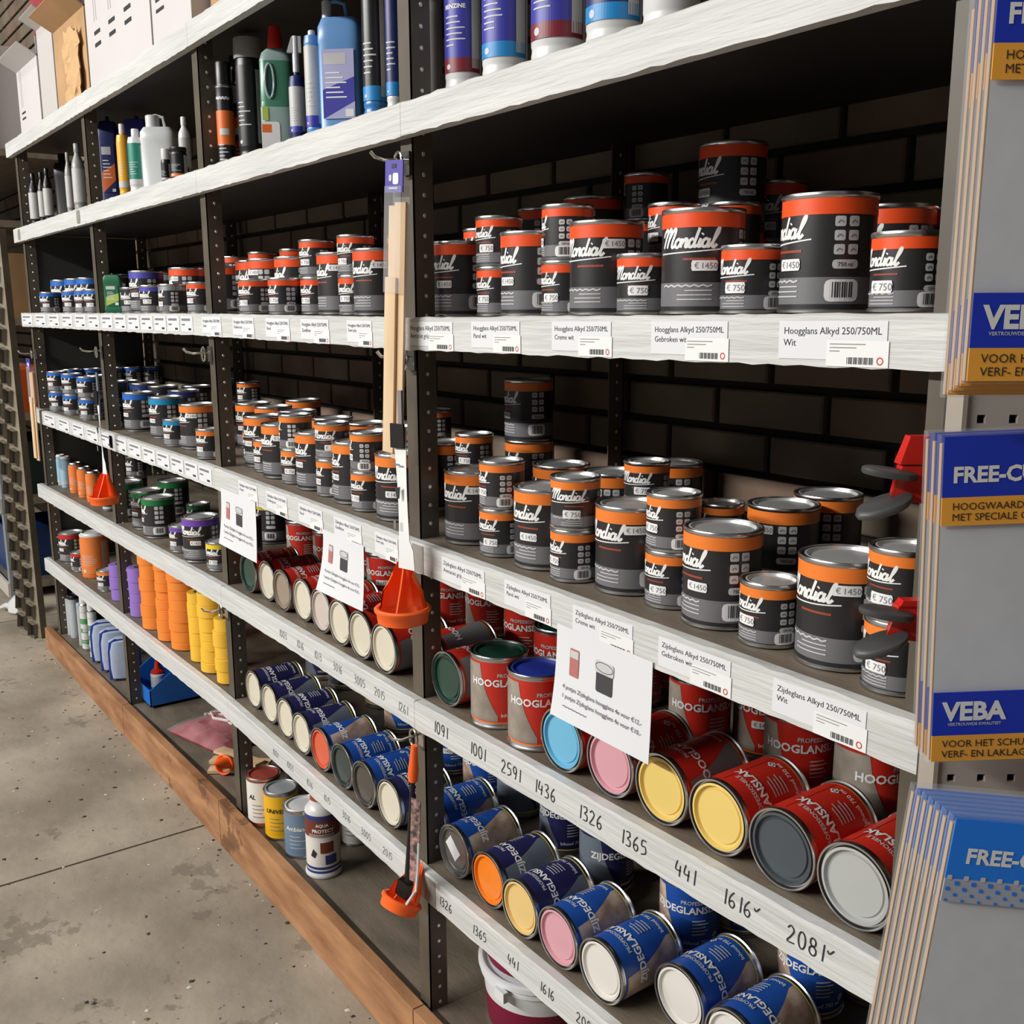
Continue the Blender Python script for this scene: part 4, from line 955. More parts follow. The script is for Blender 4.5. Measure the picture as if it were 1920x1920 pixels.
# ------------------------------------------------------------------ cartons and bags on the top shelf
CARD = mat('cardboard', (188, 150, 108), 0.85, noise=0.2, scale=6); CARDW = mat('cardboard_white', (200, 195, 194), 0.75, noise=0.06, scale=3)
CARDG = mat('cardboard_grey', (186, 182, 178), 0.8)
def carton(lv, u0, u1, vtop, y0, dep, m, label, mark=0, flaps=0, z0=None, name='carton'):
    z = zs(lv, on_y((u0 + u1) / 2, 300, y0).x) if z0 is None else z0
    xa, xb = uyz(u0, y0, z).x, uyz(u1, y0, z).x; h = on_y((u0 + u1) / 2, vtop, y0).z - z; z += 0.001
    t = thing(name, ((xa + xb) / 2, y0 + dep / 2, z), 0, label, 'carton'); w_ = (xb - xa) / 2; d_ = dep / 2
    b = MB()
    T = 0.004
    b.box((-w_, -d_, 0), (w_, d_, T), m); b.box((-w_, -d_, T), (w_, -d_ + T, h), m); b.box((-w_, d_ - T, T), (w_, d_, h), m); b.box((-w_, -d_ + T, T), (-w_ + T, d_ - T, h), m); b.box((w_ - T, -d_ + T, T), (w_, d_ - T, h), m)
    if not flaps: b.box((-w_ + T, -d_ + T, h - T), (w_ - T, d_ - T, h), m)
    b.build('carton_body', t)
    if flaps:
        f = MB(); a = 0.55
        f.obox((0, -d_ - 0.4 * flaps, h + 0.2 * flaps), (w_, 0, 0), (0, 0.45 * flaps, -0.25 * flaps), (0, 0.001, 0.0018), m).build('flap', t)
        MB().obox((w_ - 0.004, 0, h + 0.42 * flaps), (0, 0, 0.42 * flaps), (0, d_, 0), (0.0018, 0, 0), m).build('flap', t)
    if mark:
        P = Print()
        for k in range(mark):
            x = -w_ * 0.7 + 2 * w_ * 0.75 * k / max(mark, 1)
            P.put(strokes2d([[(x, h * 0.98), (x, h * 0.45)], [(x + 0.02, h * 0.98), (x + 0.02, h * 0.45)]], 0.002, n=1), INKG); P.rect(x - 0.008, h * 0.36, x + 0.05, h * 0.385, INK); P.rect(x - 0.008, h * 0.28, x + 0.05, h * 0.305, INK)
        P.flat(off=0).build('printed_marks', t, (0, -d_ - 0.001, 0))
    return t
carton('A', 172, 287, -190, 0.02, 0.36, CARDW, 'large white carton with printed arrows on the top shelf', 3)
carton('A', 290, 361, -200, 0.02, 0.36, CARDW, 'second white carton right of the one with printed arrows', 1)
carton('A', 398, 474, -160, 0.06, 0.3, CARD, 'brown carton at the right end of the visible top shelf')
carton('A', 112, 170, 22, 0.03, 0.36, CARD, 'torn brown carton with open flaps on the top shelf', 0, 0.08)
carton('A', 83, 110, 28, 0.03, 0.34, CARDG, 'tall narrow white-grey carton left of the torn brown one', 0, 0.06)
carton('A', 42, 80, 108, 0.03, 0.36, CARDW, 'open white carton at the left end of the top shelf', 1, 0.07)
# crumpled paper inside the torn carton
p = uyz(146, 0.02, zs('A', -3.1)); m = MB(); rr = random.Random(3); N = 7
G = [[(p.x - 0.10 + 0.17 * i / N + rr.uniform(-.01, .01), 0.016 + rr.uniform(-0.006, 0.004), p.z + 0.01 + 0.20 * j / 9 + rr.uniform(-.012, .012) * (j > 0)) for i in range(N + 1)] for j in range(10)]
m.add([q for row in G for q in row], [(j * (N + 1) + i, j * (N + 1) + i + 1, (j + 1) * (N + 1) + i + 1, (j + 1) * (N + 1) + i) for j in range(9) for i in range(N)], mat('kraft_paper', (200, 162, 116), 0.85))
m.v += [(a, b + 0.003, c) for a, b, c in m.v]; n0 = len(m.v) // 2; m.f += [tuple(n0 + k for k in reversed(f)) for f in list(m.f)]; m.m += list(m.m); m.sm += list(m.sm)
tag(m.build('kraft_paper_sheet'), 'crumpled brown kraft paper stuck to the torn carton', 'paper')
def bag(u0, u1, vbot, vtop, y, m_, label):
    q0, q1 = on_y(u0, vbot, y), on_y(u1, vbot, y); zt = on_y(u0, vtop, y).z; zb = q0.z; w_ = (q1.x - q0.x) / 2
    b = MB(); rr = random.Random(u0); n = 14
    pr = []
    for k, (f, s) in enumerate(((0, 0.3), (0.06, 0.85), (0.3, 1.0), (0.6, 0.95), (0.85, 0.9), (1.0, 0.6))): pr.append((s, (zt - zb) * f, m_))
    b.slathe(pr, w_, 0.05, 2.6, 24)
    b.v = [(x + rr.uniform(-.006, .006), y_ + rr.uniform(-.008, .008), z_) for x, y_, z_ in b.v]
    return tag(b.build('fabric_bag', None, ((q0.x + q1.x) / 2, y + 0.05, zb)), label, 'bag')
bag(55, 92, 84, -120, 0.12, mat('cloth_red', (164, 54, 62), 0.8, noise=0.3, scale=12), 'dark red cloth bundle sticking up behind the open white carton')
bag(99, 132, 60, -120, 0.13, mat('cloth_violet', (112, 112, 172), 0.8, noise=0.2, scale=12), 'violet cloth bundle behind the torn brown carton')
# ------------------------------------------------------------------ masking tape rolls
TPC = {'orange': col('tape_orange', (234, 132, 42), 0.6), 'yellow': col('tape_yellow', (236, 184, 52), 0.6), 'purple': col('tape_purple', (140, 108, 190), 0.6), 'shaded_orange': col('tape_orange_shaded', (196, 110, 34), 0.55)}  # last one is orange tape with the shade at the back painted in
CORE = mat('tape_core', (196, 170, 130), 0.8)
TPN = []
def tape_stack(lv, u0, vbase, n, rr_, hh_, c, y=None):
    """rolls of tape lying flat on each other"""
    if y is None:
        z = zs(lv, -2.5); u = u0 + 20
        for _ in range(15):
            f = on_z(u, vbase, z); z = zs(lv, f.x); dh = Vector((f.x, f.y + 0.85, 0)).normalized(); q = f + dh * rr_; t_ = (u - 960) / F; u = u0 + F * rr_ * math.sqrt(1 + t_ * t_) / proj(q)[2]
    else: q = left_at(u0, y, zs(lv, -2.5), rr_)
    q.y = max(q.y, rr_ + 0.006)
    CYL.setdefault(lv + 't', []).append([q.x, q.y, rr_ + 0.004, dict(t=(lv, n, rr_, hh_, c))])
def build_tapes(lv):
    relax(lv + 't')
    for x, y, r, d in CYL.get(lv + 't', []):
        lv_, n, rr_, hh_, c = d['t']; rnd = random.Random(int(x * 4000)); z = rest_z(lv_, x, rr_)
        for k in range(n):
            h = hh_ * rnd.choice((1.0, 1.0, 0.8, 1.25)); m = TPC[c]; R_ = rr_ * rnd.uniform(0.95, 1.0)
            if z + h > zs('E', x) - 0.027: break
            key = ('tape', c, round(R_, 3), round(h, 4))
            if key not in MESH:
                MESH[key] = (MB().lathe([(R_ * 0.56, 0, m), (R_ - 0.001, 0, m), (R_, 0.001, m), (R_, h - 0.001, m), (R_ - 0.001, h, m), (R_ * 0.56, h, m), (R_ * 0.56, 0, m)], 32).mesh('tape_winding'),
                             MB().lathe([(R_ * 0.5, 0.0004, CORE), (R_ * 0.56, 0.0004, CORE), (R_ * 0.56, h - 0.0004, CORE), (R_ * 0.5, h - 0.0004, CORE), (R_ * 0.5, 0.0004, CORE)], 24).mesh('cardboard_core'))
            t = thing('tape_roll', (x + rnd.uniform(-.002, .002), y + rnd.uniform(-.002, .002), z), rnd.uniform(0, 3), None, 'tape roll', 'rolls of masking tape')
            obj('tape_winding', MESH[key][0], t); obj('cardboard_core', MESH[key][1], t)
            TPN.append((lv_, c, x, k, n, t)); z += h + 0.0004
tape_stack('F', 207, 0, 3, 0.040, 0.040, 'purple', 0.06); tape_stack('F', 243, 0, 4, 0.040, 0.036, 'purple', 0.055)
tape_stack('F', 264, 1182, 7, 0.050, 0.036, 'orange'); tape_stack('F', 297, 1203, 8, 0.042, 0.030, 'orange'); tape_stack('F', 321, 1221, 9, 0.052, 0.026, 'orange')
tape_stack('F', 357, 1243, 5, 0.037, 0.036, 'yellow'); tape_stack('F', 378, 1263, 7, 0.042, 0.032, 'yellow'); tape_stack('F', 406, 1284, 5, 0.036, 0.032, 'yellow')
tape_stack('F', 300, 0, 8, 0.050, 0.032, 'orange', 0.30); tape_stack('F', 345, 0, 7, 0.050, 0.032, 'shaded_orange', 0.30)
tape_stack('F', 432, 0, 7, 0.050, 0.034, 'shaded_orange', 0.30); tape_stack('F', 486, 0, 6, 0.050, 0.036, 'shaded_orange', 0.33)
build_tapes('F')
cols = {}
for lv_, c, u, k, n, t in TPN: cols.setdefault(u, []).append((k, n, c, t))
for i, u in enumerate(sorted(cols)):
    for k, n, c, t in cols[u]:
        t['label'] = '%s masking tape roll, %s from the bottom, %s tape stack from the left' % (c, ordi(k + 1), ordi(i + 1))
# ------------------------------------------------------------------ small pots and tins in the farthest bay
PB2, PO2 = PLAST('paleblue', (150, 186, 206), 0.3), PLAST('tinorange', (228, 126, 60), 0.35)
def pot(lv, u0, u1, vtop, y, body, lid, label, lab=None, name='paint_pot', z0=None, cat='pot', taper=1.0, hoop=None):
    p, r, h = fit(lv, u0, u1, vtop, y, z0); t = thing(name, p, face_cam(p), label, cat)
    MB().lathe([(0.001, 0.002, STEEL), (r * taper * 0.96, 0, body), (r * taper, 0.003, body), (r * 0.985, h * 0.12, body), (r, h * 0.8, body), (r, h * 0.92, lid), (r * 1.02, h * 0.925, lid), (r * 1.02, h * 0.955, lid), (r * 0.98, h * 0.96, lid), (0.9 * r, h * 0.96, lid), (r * 0.88, h * 0.94, lid)], 36).build('pot_body', t)
    MB().lathe([(r * 0.93, h * 0.945, lid), (r * 0.90, h * 0.985, lid), (r * 0.84, h, lid), (r * 0.78, h * 0.975, lid), (0.0005, h * 0.98, lid)], 36).build('lid', t)
    if lab: lab_print(r, h * 0.10, h * 0.86, lab[0], lab[1], lab[2], int(u0), (-100, 80)).wrap(r, off=0.0012).build('label', t)
    return t
for i, (a, b, v, y) in enumerate(((88, 104, 850, 0.11), (104, 121, 854, 0.06), (116, 136, 860, 0.06))):
    pot('E', a, b, v, y, PB2, PW_, '%s pale blue pot from the left under the far wooden sticks' % ordi(i + 1), (PB2, GRL, None))
for i, (a, b, v, y) in enumerate(((132, 158, 872, 0.06), (148, 175, 880, 0.06), (164, 192, 888, 0.06))):
    pot('E', a, b, v, y, PO2, STEEL, '%s orange tin from the left behind the far orange pourer' % ordi(i + 1), (PO2, None, None), 'orange_tin', cat='tin')
pot('E', 194, 215, 918, 0.05, GREY, STEEL, 'small grey tin against the third upright on the third-lowest shelf', (BLACK, PALE, None), 'small_tin', cat='tin')
pot('F', 155, 208, 1008, 0.075, PO2, PW_, 'orange pot with wide white plastic lid', (PO2, None, None), cat='pot')
# ------------------------------------------------------------------ bottom shelf
ZG = 0.101
GLS = mat('plastic_clear_grey', (176, 182, 186), 0.25)
pot('G', 118, 140, 1116, 0.05, GLS, PBK, 'clear grey jar with black lid, leftmost on the bottom shelf', None, 'jar', cat='jar')
pot('G', 133, 155, 1126, 0.05, GLS, PBK, 'clear grey jar with black lid, second on the bottom shelf', None, 'jar', cat='jar')
pot('G', 149, 164, 1138, 0.045, GLS, PB2, 'slim clear jar beside the green striped cans', None, 'jar', cat='jar')
GST = col('lab_green', (84, 150, 96))
spray('G', 155, 176, 1120, 0.045, PW_, PW_, 'white can with green stripes, left of its pair', ((0.15, PW_), (0.25, GST), (0.4, PW_), (0.5, GST), (0.6, PW_), (0.72, GST), (0.85, PW_)))
spray('G', 170, 188, 1130, 0.04, PW_, PW_, 'white can with green stripes, right of its pair', ((0.15, PW_), (0.25, GST), (0.4, PW_), (0.5, GST), (0.6, PW_), (0.72, GST), (0.85, PW_)))
PCH = mat('wipe_wrap', (186, 200, 224), 0.35, noise=0.15, scale=20); PCB = mat('wipe_blue', (40, 62, 150), 0.35)
for i, (a, b, v) in enumerate(((192, 213, 1172), (209, 231, 1186), (226, 248, 1203))):
    p, r, h = fit('G', a, b, v, 0.07); t = thing('wipe_pack', p, -0.25, '%s pale blue wrapped wipe pack from the left on the bottom shelf' % ordi(i + 1), 'pack', 'wrapped packs on the bottom shelf')
    b_ = MB(); L = 0.055
    b_.slathe([(0.5, 0, PCH), (0.95, 0.01, PCH), (1, h * 0.3, PCH), (1, h * 0.7, PCH), (0.9, h * 0.92, PCH), (0.5, h, PCH), (0.01, h, PCH)], r * 1.5, L, 3.0, 32); b_.build('wrap', t)
    MB().slathe([(1.0, h * 0.04, PCB), (1.02, h * 0.3, PCB), (1.02, h * 0.7, PCB), (0.93, h * 0.92, PCB), (0.6, h * 0.99, PCB)], r * 1.5 * 0.17, L * 0.965, 3.4, 24).build('blue_band', t, (r * 0.88, 0, 0))
# blue stacking bin with a red-topped bottle
BINB = PLAST('binblue', (34, 112, 204), 0.35)
f0 = on_z(283, 1327, ZG); t = thing('stacking_bin', (f0.x, f0.y, ZG + 0.001), 0, 'bright blue open-front plastic stacking bin', 'bin')
W_, D_, H_ = 0.20, 0.27, 0.125; T_ = 0.003; HF = 0.055
def pl(P, nrm, m, name, parent):
    b = MB(); n_ = Vector(nrm) * T_; b.add(list(P) + [tuple(Vector(q) + n_) for q in P], [tuple(range(len(P)))] + [tuple(range(2 * len(P) - 1, len(P) - 1, -1))] + [(i, i + len(P), (i + 1) % len(P) + len(P), (i + 1) % len(P)) for i in range(len(P))], m); return b.build(name, parent)
x0_, x1_ = -W_, 0.0
pl([(x0_, 0, 0), (x1_, 0, 0), (x1_, D_, 0), (x0_, D_, 0)], (0, 0, 1), BINB, 'bin_floor', t)
for x, s in ((x0_, 1), (x1_, -1)): pl([(x, 0, 0), (x, 0, HF), (x, 0.10, H_), (x, D_, H_), (x, D_, 0)], (s, 0, 0), BINB, 'bin_side', t)
fr = pl([(x0_, 0, 0), (x1_, 0, 0), (x1_, 0, HF), (x0_, 0, HF)], (0, 1, 0), BINB, 'bin_front', t)
pl([(x0_, D_, 0), (x1_, D_, 0), (x1_, D_, H_), (x0_, D_, H_)], (0, -1, 0), BINB, 'bin_back', t)
P = Print(); P.rect(-W_ * 0.62, 0.012, -W_ * 0.42, 0.042, PAPER2); P.flat(off=0).build('bin_label', fr, (0, -0.0006, 0))
bx, by = f0.x - 0.085, f0.y + 0.055
t = thing('squeeze_bottle', (bx, by, ZG + 0.006), 0, 'red-nozzled squeeze bottle standing in the blue bin', 'bottle'); t.scale = (0.8, 0.8, 0.72)
MB().lathe([(0.001, 0, GLS), (0.030, 0, GLS), (0.031, 0.004, GLS), (0.031, 0.085, GLS), (0.029, 0.092, PW_), (0.031, 0.094, PW_), (0.031, 0.104, PW_), (0.026, 0.108, PW_), (0.001, 0.108, PW_)], 28).build('bottle_body', t)
MB().lathe([(0.027, 0.106, PRED), (0.028, 0.118, PRED), (0.014, 0.130, PRED), (0.009, 0.165, PRED), (0.0005, 0.168, PRED)], 24).build('nozzle', t)
# clear bag with red cloth and white cord
BAGR = mat('bag_red', (132, 34, 42), 0.3, noise=0.4, scale=14, rgb2=(172, 96, 100)); CORD = mat('cord_white', (214, 206, 196), 0.7)
c0 = on_z(350, 1392, ZG); m = MB(); rr = random.Random(5); NX, NY = 12, 12
V = []
for j in range(NY + 1):
    for i in range(NX + 1):
        sx, sy = i / NX - 0.5, j / NY - 0.5; edge = max(abs(sx), abs(sy)) * 2
        V.append((sx * 0.27, sy * 0.26, 0.004 + 0.045 * max(0, 1 - edge ** 2.5) * (0.75 + 0.5 * rr.random())))
N_ = len(V); V += [(x, y, 0.0) for x, y, z in V]
Fc = []
for j in range(NY):
    for i in range(NX):
        a = j * (NX + 1) + i; Fc += [(a, a + 1, a + NX + 2, a + NX + 1), (N_ + a, N_ + a + NX + 1, N_ + a + NX + 2, N_ + a + 1)]
t = thing('cleaning_cloth_bag', (min(c0.x, -2.56), 0.19, ZG + 0.003), 0.25, 'clear plastic bag of red cloth and white cord on the bottom shelf', 'bag')
m.add(V, Fc, BAGR, True).build('cloth', t)
CLR = mat('clear_film', (235, 235, 238), 0.08, alpha=0.10); fm = MB(); fm.add([(x * 1.04, y * 1.04, z + 0.006) for x, y, z in V[:N_]], [f for f in Fc if f[0] < N_], CLR, False).build('plastic_film', t)
cd = MB(); cd.tube([(0.09 * math.cos(k * 0.9) * (0.5 + 0.5 * rr.random()), 0.02 + 0.07 * math.sin(k * 0.7), 0.052 + 0.006 * math.sin(k)) for k in range(26)], 0.0045, CORD, 6).build('cord', t)
# wooden slats and funnel bits on the bottom shelf
PINE = mat('pine', (224, 196, 160), 0.65, noise=0.25, scale=4, stretch=(6, 6, 1), rgb2=(202, 168, 128))
c1 = on_z(408, 1458, ZG)
for i in range(5):
    o = MB().obox((0, 0, 0), (0.018, 0, 0), (0, 0.085, 0), (0, 0, 0.004), PINE).build('wooden_slat', None, (c1.x - 0.005 + 0.012 * (i % 2), 0.105, ZG + 0.0055 + 0.0092 * i), -0.9 + 0.16 * (i - 2) * (1 if i % 2 else -1))
    tag(o, '%s slat from the bottom in the small pile of wooden slats' % ordi(i + 1), 'wooden slat', 'pile of wooden slats')
ORP = PLAST('signalorange', (255, 104, 34), 0.40)
def pourer(loc, s, label, rot=(0, 0, 0), parent=None, cat='paint pourer'):
    """clip-on rim ring with a tapering spout and a centre fin"""
    t = bpy.data.objects.new('paint_pourer', None); t.empty_display_size = 0.02; C.objects.link(t); t.location = loc; t.rotation_euler = rot
    if parent: t.parent = parent
    else: tag(t, label, cat)
    R_ = 0.043 * s
    b = MB().lathe([(R_ * 0.86, -0.018 * s, ORP), (R_ * 0.94, -0.018 * s, ORP), (R_ * 0.98, -0.004 * s, ORP), (R_ * 1.06, 0.0, ORP), (R_ * 1.07, 0.004 * s, ORP), (R_ * 1.0, 0.007 * s, ORP), (R_ * 0.9, 0.006 * s, ORP), (R_ * 0.86, -0.018 * s, ORP)], 40); b.build('rim_ring', t)
    n = 18; V = []; hh = 0.088 * s
    for k in range(n + 1):
        a = math.radians(-105 + 210 * k / n)
        for q, zf in ((1.0, 0.0), (0.86, 0.35), (0.62, 0.75), (0.48, 1.0)):
            w = q * R_ * 0.9; zz = hh * zf * (1 - 0.35 * abs(k / n - 0.5) * 2 * (zf > 0.7))
            V.append((w * math.sin(a) * (1 if zf < 1 else 0.9), w * math.cos(a) * 0.75 + 0.004 * s, zz))
    Fc = [(4 * k + e, 4 * k + e + 1, 4 * k + e + 5, 4 * k + e + 4) for k in range(n) for e in range(3)]
    m = MB(); m.add(V, Fc, ORP, True); m.add([(x * 0.94, y * 0.94, z) for x, y, z in V], [tuple(reversed(f)) for f in Fc], ORP, True); m.build('spout', t)
    f = MB(); f.add([(-0.0012 * s, -R_ * 0.82, 0.002 * s), (-0.0012 * s, R_ * 0.5, 0.002 * s), (-0.0012 * s, R_ * 0.34, hh * 0.9), (-0.0012 * s, -R_ * 0.2, hh * 0.45)] + [(0.0012 * s, -R_ * 0.82, 0.002 * s), (0.0012 * s, R_ * 0.5, 0.002 * s), (0.0012 * s, R_ * 0.34, hh * 0.9), (0.0012 * s, -R_ * 0.2, hh * 0.45)],
            [(0, 1, 2, 3), (7, 6, 5, 4), (0, 4, 5, 1), (1, 5, 6, 2), (2, 6, 7, 3), (3, 7, 4, 0)], ORP); f.build('fin', t)
    return t
p = on_z(387, 1462, ZG); pourer((p.x, 0.062, ZG + 0.030), 0.62, 'small orange pourer lying by the pile of wooden slats', (1.35, 0.2, 0.6))
# tins of the bottom shelf, second bay
WHL, YEL, BGR = col('lab_cream', (224, 220, 212)), col('lab_yellow', (232, 176, 24)), col('lab_bluegrey', (108, 130, 152))
RDLID, GRLID = col('lid_maroon', (150, 66, 54), 0.4), col('lid_greyblue', (150, 156, 156), 0.4)
def gtin(u0, u1, vbase, htin, body, lid, label, lab, hoop=None, name='paint_tin_bottom'):
    z = ZG; u = (u0 + u1) / 2
    f = on_z(u, vbase, z); t_ = (u - 960) / F; dh = Vector((f.x, f.y + 0.85, 0)).normalized()
    r = 0.05
    for _ in range(6): q = f + dh * r; r = (u1 - u0) / 2 * proj(q)[2] / F / math.sqrt(1 + t_ * t_)
    q.x = max(q.x, POST[2] + r + 0.006)
    t = thing('varnish_tin', (q.x, q.y, z + 0.001), face_cam(q), label, 'tin'); h = htin
    MB().lathe([(0.001, 0.002, STEEL), (r * 0.97, 0, STEEL), (r * 1.02, 0.001, STEEL), (r * 1.02, 0.004, STEEL), (r, 0.006, hoop or body), (r, 0.012, body), (r, h - 0.010, hoop or STEEL), (r, h - 0.006, STEEL), (r * 1.03, h - 0.004, STEEL), (r * 1.03, h - 0.001, STEEL), (r * 0.99, h, STEEL), (r * 0.94, h - 0.004, STEEL)], 40).build('tin_body', t)
    MB().lathe([(r * 0.95, h - 0.004, lid), (r * 0.9, h - 0.0005, lid), (r * 0.84, h - 0.0005, lid), (r * 0.82, h - 0.004, lid), (0.0005, h - 0.0035, lid)], 40).build('lid', t)
    P = lab_print(r, h * 0.10, h * 0.88, body, None, None, int(u0), (-75, 75)) if not lab else None
    P = Print(); A = lambda d: d * D2R * r
    if lab:
        s = min(A(80) / text_w(lab, 1, 0.02), h * 0.13); P.put(text2d(lab, s, 'LEFT', 0.15, 0.02), INK if body is not BGR else WHITE, A(-58), h * 0.58, 1)
    for k in range(4): fine(A(-45), A(-10 + 20 * (k % 2)), h * (0.46 - 0.08 * k), h * 0.014, INKG if body is not BGR else PALE, P, 4, 1)
    P.wrap(r).build('label_print', t)
    return t
gtin(456, 519, 1541, 0.128, WHL, RDLID, 'cream tin with maroon lid on the bottom shelf', 'AL', RDLID)
gtin(459, 502, 1448, 0.150, mat('plastic_greyjar', (150, 152, 152), 0.4), GRLID, 'grey tin standing behind the maroon-lidded tin', None)
gtin(499, 563, 1577, 0.122, YEL, GRLID, 'yellow tin with grey lid and dark lettering', 'UNIVERS', None)
gtin(536, 606, 1611, 0.120, BGR, PW_, 'blue-grey tin with white lid beside the tall white flask', 'Ambiance', None)
gtin(641, 690, 1588, 0.130, WHL, STEEL, 'plain off-white tin behind the tall white flask', None)
f = on_z(609, 1648, ZG); q = f + Vector((f.x, f.y + 0.85, 0)).normalized() * 0.038
t = thing('moisture_bottle', (q.x, q.y, ZG + 0.001), face_cam(q), 'tall white flask with brown and navy label and maroon cap', 'bottle')
hB, rB = 0.205, 0.039; BRW = col('lab_brown', (112, 52, 40)); NVY = col('lab_navy2', (50, 58, 116))
MB().lathe([(0.001, 0.003, PW_), (rB * 1.04, 0, PW_), (rB * 1.08, 0.002, PW_), (rB * 1.08, 0.008, PW_), (rB, 0.012, NVY), (rB, 0.018, PW_), (rB, 0.022, NVY), (rB, 0.028, WHL), (rB, 0.094, PW_), (rB, 0.100, BRW), (rB, 0.140, NVY), (rB, 0.152, PW_), (rB * 0.98, 0.158, PW_), (rB * 0.7, 0.172, PW_), (rB * 0.62, 0.174, PW_), (rB * 0.62, 0.184, PW_), (0.001, 0.184, PW_)], 40).build('bottle_body', t)
MB().lathe([(rB * 0.66, 0.180, RDLID), (rB * 0.66, hB - 0.002, RDLID), (rB * 0.6, hB, RDLID), (0.0005, hB, RDLID)], 28).build('cap', t)
P = Print(); A = lambda d: d * D2R * rB
P.put(text2d('AQUA', 0.010, 'CENTER', 0, 0.03), WHITE, A(-2), 0.126, 1); P.put(text2d('PROTECT', 0.0115, 'CENTER', 0, 0.03), WHITE, A(0), 0.112, 1)
for k in range(2): fine(A(-50), A(40), 0.107 - 0.004 * k, 0.0012, WHITE, P, 8, 1)
P.rect(A(-10), 0.062, A(35), 0.088, BRW, 6, 1); P.poly([(A(-45), 0.055), (A(-35), 0.072), (A(-22), 0.062), (A(-30), 0.05)], INK, 1); P.rect(A(5), 0.034, A(45), 0.056, NVY, 6, 1)
P.wrap(rB).build('label_print', t)
# white tubs with wine-coloured label, nearest bay
WINE = col('lab_winered', (128, 20, 56), 0.4); TUB = PLAST('tubwhite', (224, 226, 226), 0.35); TUBL = PLAST('tublid', (206, 208, 210), 0.3)
c = uyz(1012, 0.17, ZG + 0.15); zt = ZG + 0.001
for k in range(2):
    t = thing('plastic_tub', (c.x, c.y, zt), 0.3 * k, ['lower', 'upper'][k] + ' round white plastic tub with wine-red label under the lowest strip', 'tub', 'stacked white tubs'); R_, h_ = 0.108, 0.120
    MB().lathe([(0.001, 0.002, TUB), (R_ * 0.86, 0, TUB), (R_ * 0.88, 0.004, WINE), (R_ * 0.92, h_ * 0.5, TUB), (R_ * 0.95, h_ * 0.72, TUB), (R_ * 0.96, h_ * 0.80, TUB), (R_ * 1.0, h_ * 0.81, TUB), (R_, h_ * 0.86, TUB), (R_ * 0.97, h_ * 0.87, TUB), (R_ * 0.97, h_ * 0.93, TUB)], 56).build('tub_body', t)
    MB().lathe([(R_ * 0.98, h_ * 0.90, TUB), (R_ * 1.03, h_ * 0.91, TUB), (R_ * 1.03, h_ * 0.985, TUB), (R_ * 1.0, h_, TUB), (R_ * 0.96, h_, TUB), (R_ * 0.92, h_ * 0.95, TUBL), (0.0005, h_ * 0.95, TUBL)], 56).build('lid', t)
    if k == 0: MB().box((R_ * 0.2, -R_ * 1.07, h_ * 0.76), (R_ * 0.45, -R_ * 0.98, h_ * 0.92), TUB).build('lid_tab', t)
    zt += h_ + 0.0008
# ------------------------------------------------------------------ hooks and hanging sets on the uprights
CHR = mat('chrome', (220, 216, 206), 0.18, 1.0); RODM = mat('rod_grey', (150, 150, 152), 0.4, 0.6); DKM = mat('dark_metal', (52, 50, 50), 0.4, 0.7)
PURP = col('header_purple', (78, 66, 158), 0.4)
def hook(u, v, label):
    q = on_y(u, v, -0.004); t = thing('ring_hook', q, 0, label, 'hook', 'ring hooks on the uprights')
    MB().tube([(0.012 * math.cos(a), -0.006, 0.016 * math.sin(a)) for a in [k * math.pi / 8 for k in range(17)]], 0.0024, CHR, 8).build('ring', t)
    MB().tube([(0, 0.011, 0.004), (0, -0.004, 0.004), (0, -0.03, 0.002), (-0.004, -0.045, 0.006), (-0.008, -0.050, 0.014)], 0.0026, CHR, 8).build('hook_arm', t)
    MB().obox((0, 0.009, 0), (0.010, 0, 0), (0, 0.0015, 0), (0, 0, 0.018), CHR).build('back_plate', t)
    return q
hook(753, 306, 'chrome ring hook holding the wooden sticks with purple header'); hook(763, 674, 'chrome ring hook below the eye-level strip on the main upright')
hook(386, 664, 'chrome ring hook on the second-bay upright below the eye-level strip'); hook(184, 660, 'chrome ring hook on the third upright below the eye-level strip')
hook(62, 664, 'chrome ring hook on the farthest upright'); hook(781, 1382, 'chrome ring hook above the stirring set on the main upright'); hook(418, 1145, 'chrome ring hook beside the yellow tape stacks')
def sticks(u, vt, vb, lean, label, w=0.040, y=-0.045):
    a = on_y(u, vt, y); b = on_y(u, vb, y); L = a.z - b.z
    t = thing('stirring_stick_pack', (a.x, y, a.z), 0, label, 'wooden sticks'); t.rotation_euler = (0, lean, 0.12)
    m = MB(); hw = w * 0.5; m.box((-hw * 1.1, -0.001, -L * 0.10), (hw * 1.1, 0.001, 0), PURP); hd = m.build('header_card', t)
    P = Print(); P.rrect(-hw * 0.1, -L * 0.075, hw * 0.6, -L * 0.04, 0.003, WHITE); P.rrect(-hw * 0.6, -L * 0.065, -hw * 0.25, -L * 0.045, 0.002, PALE); P.rect(-hw * 0.6, -L * 0.09, hw * 0.5, -L * 0.084, PALE); P.rect(-hw * 0.25, -L * 0.025, hw * 0.3, -L * 0.012, INK)
    P.flat(off=0.0016).build('header_print', hd)
    for i, (x, z0, z1, yo) in enumerate(((-0.25, -0.14, -0.60, 0.010), (0.25, -0.13, -0.98, 0.006), (-0.15, -0.37, -0.96, 0.001))):
        MB().box((x * w - 0.0135, yo - 0.002, L * z1), (x * w + 0.0135, yo + 0.002, L * z0), PINE).build('stick', t)
    f = MB(); f.box((-hw * 1.05, -0.003, -L * 0.42), (hw * 1.05, 0.0135, -L * 0.08), mat('film', (225, 228, 232), 0.15, alpha=0.20)); f.build('plastic_sleeve', t)
    return t
sticks(740, 300, 872, 0.07, 'long pale wooden stirring sticks with purple header on the main upright')
sticks(52, 672, 858, 0.03, 'wooden stirring sticks hanging at the farthest upright', 0.036, -0.04)
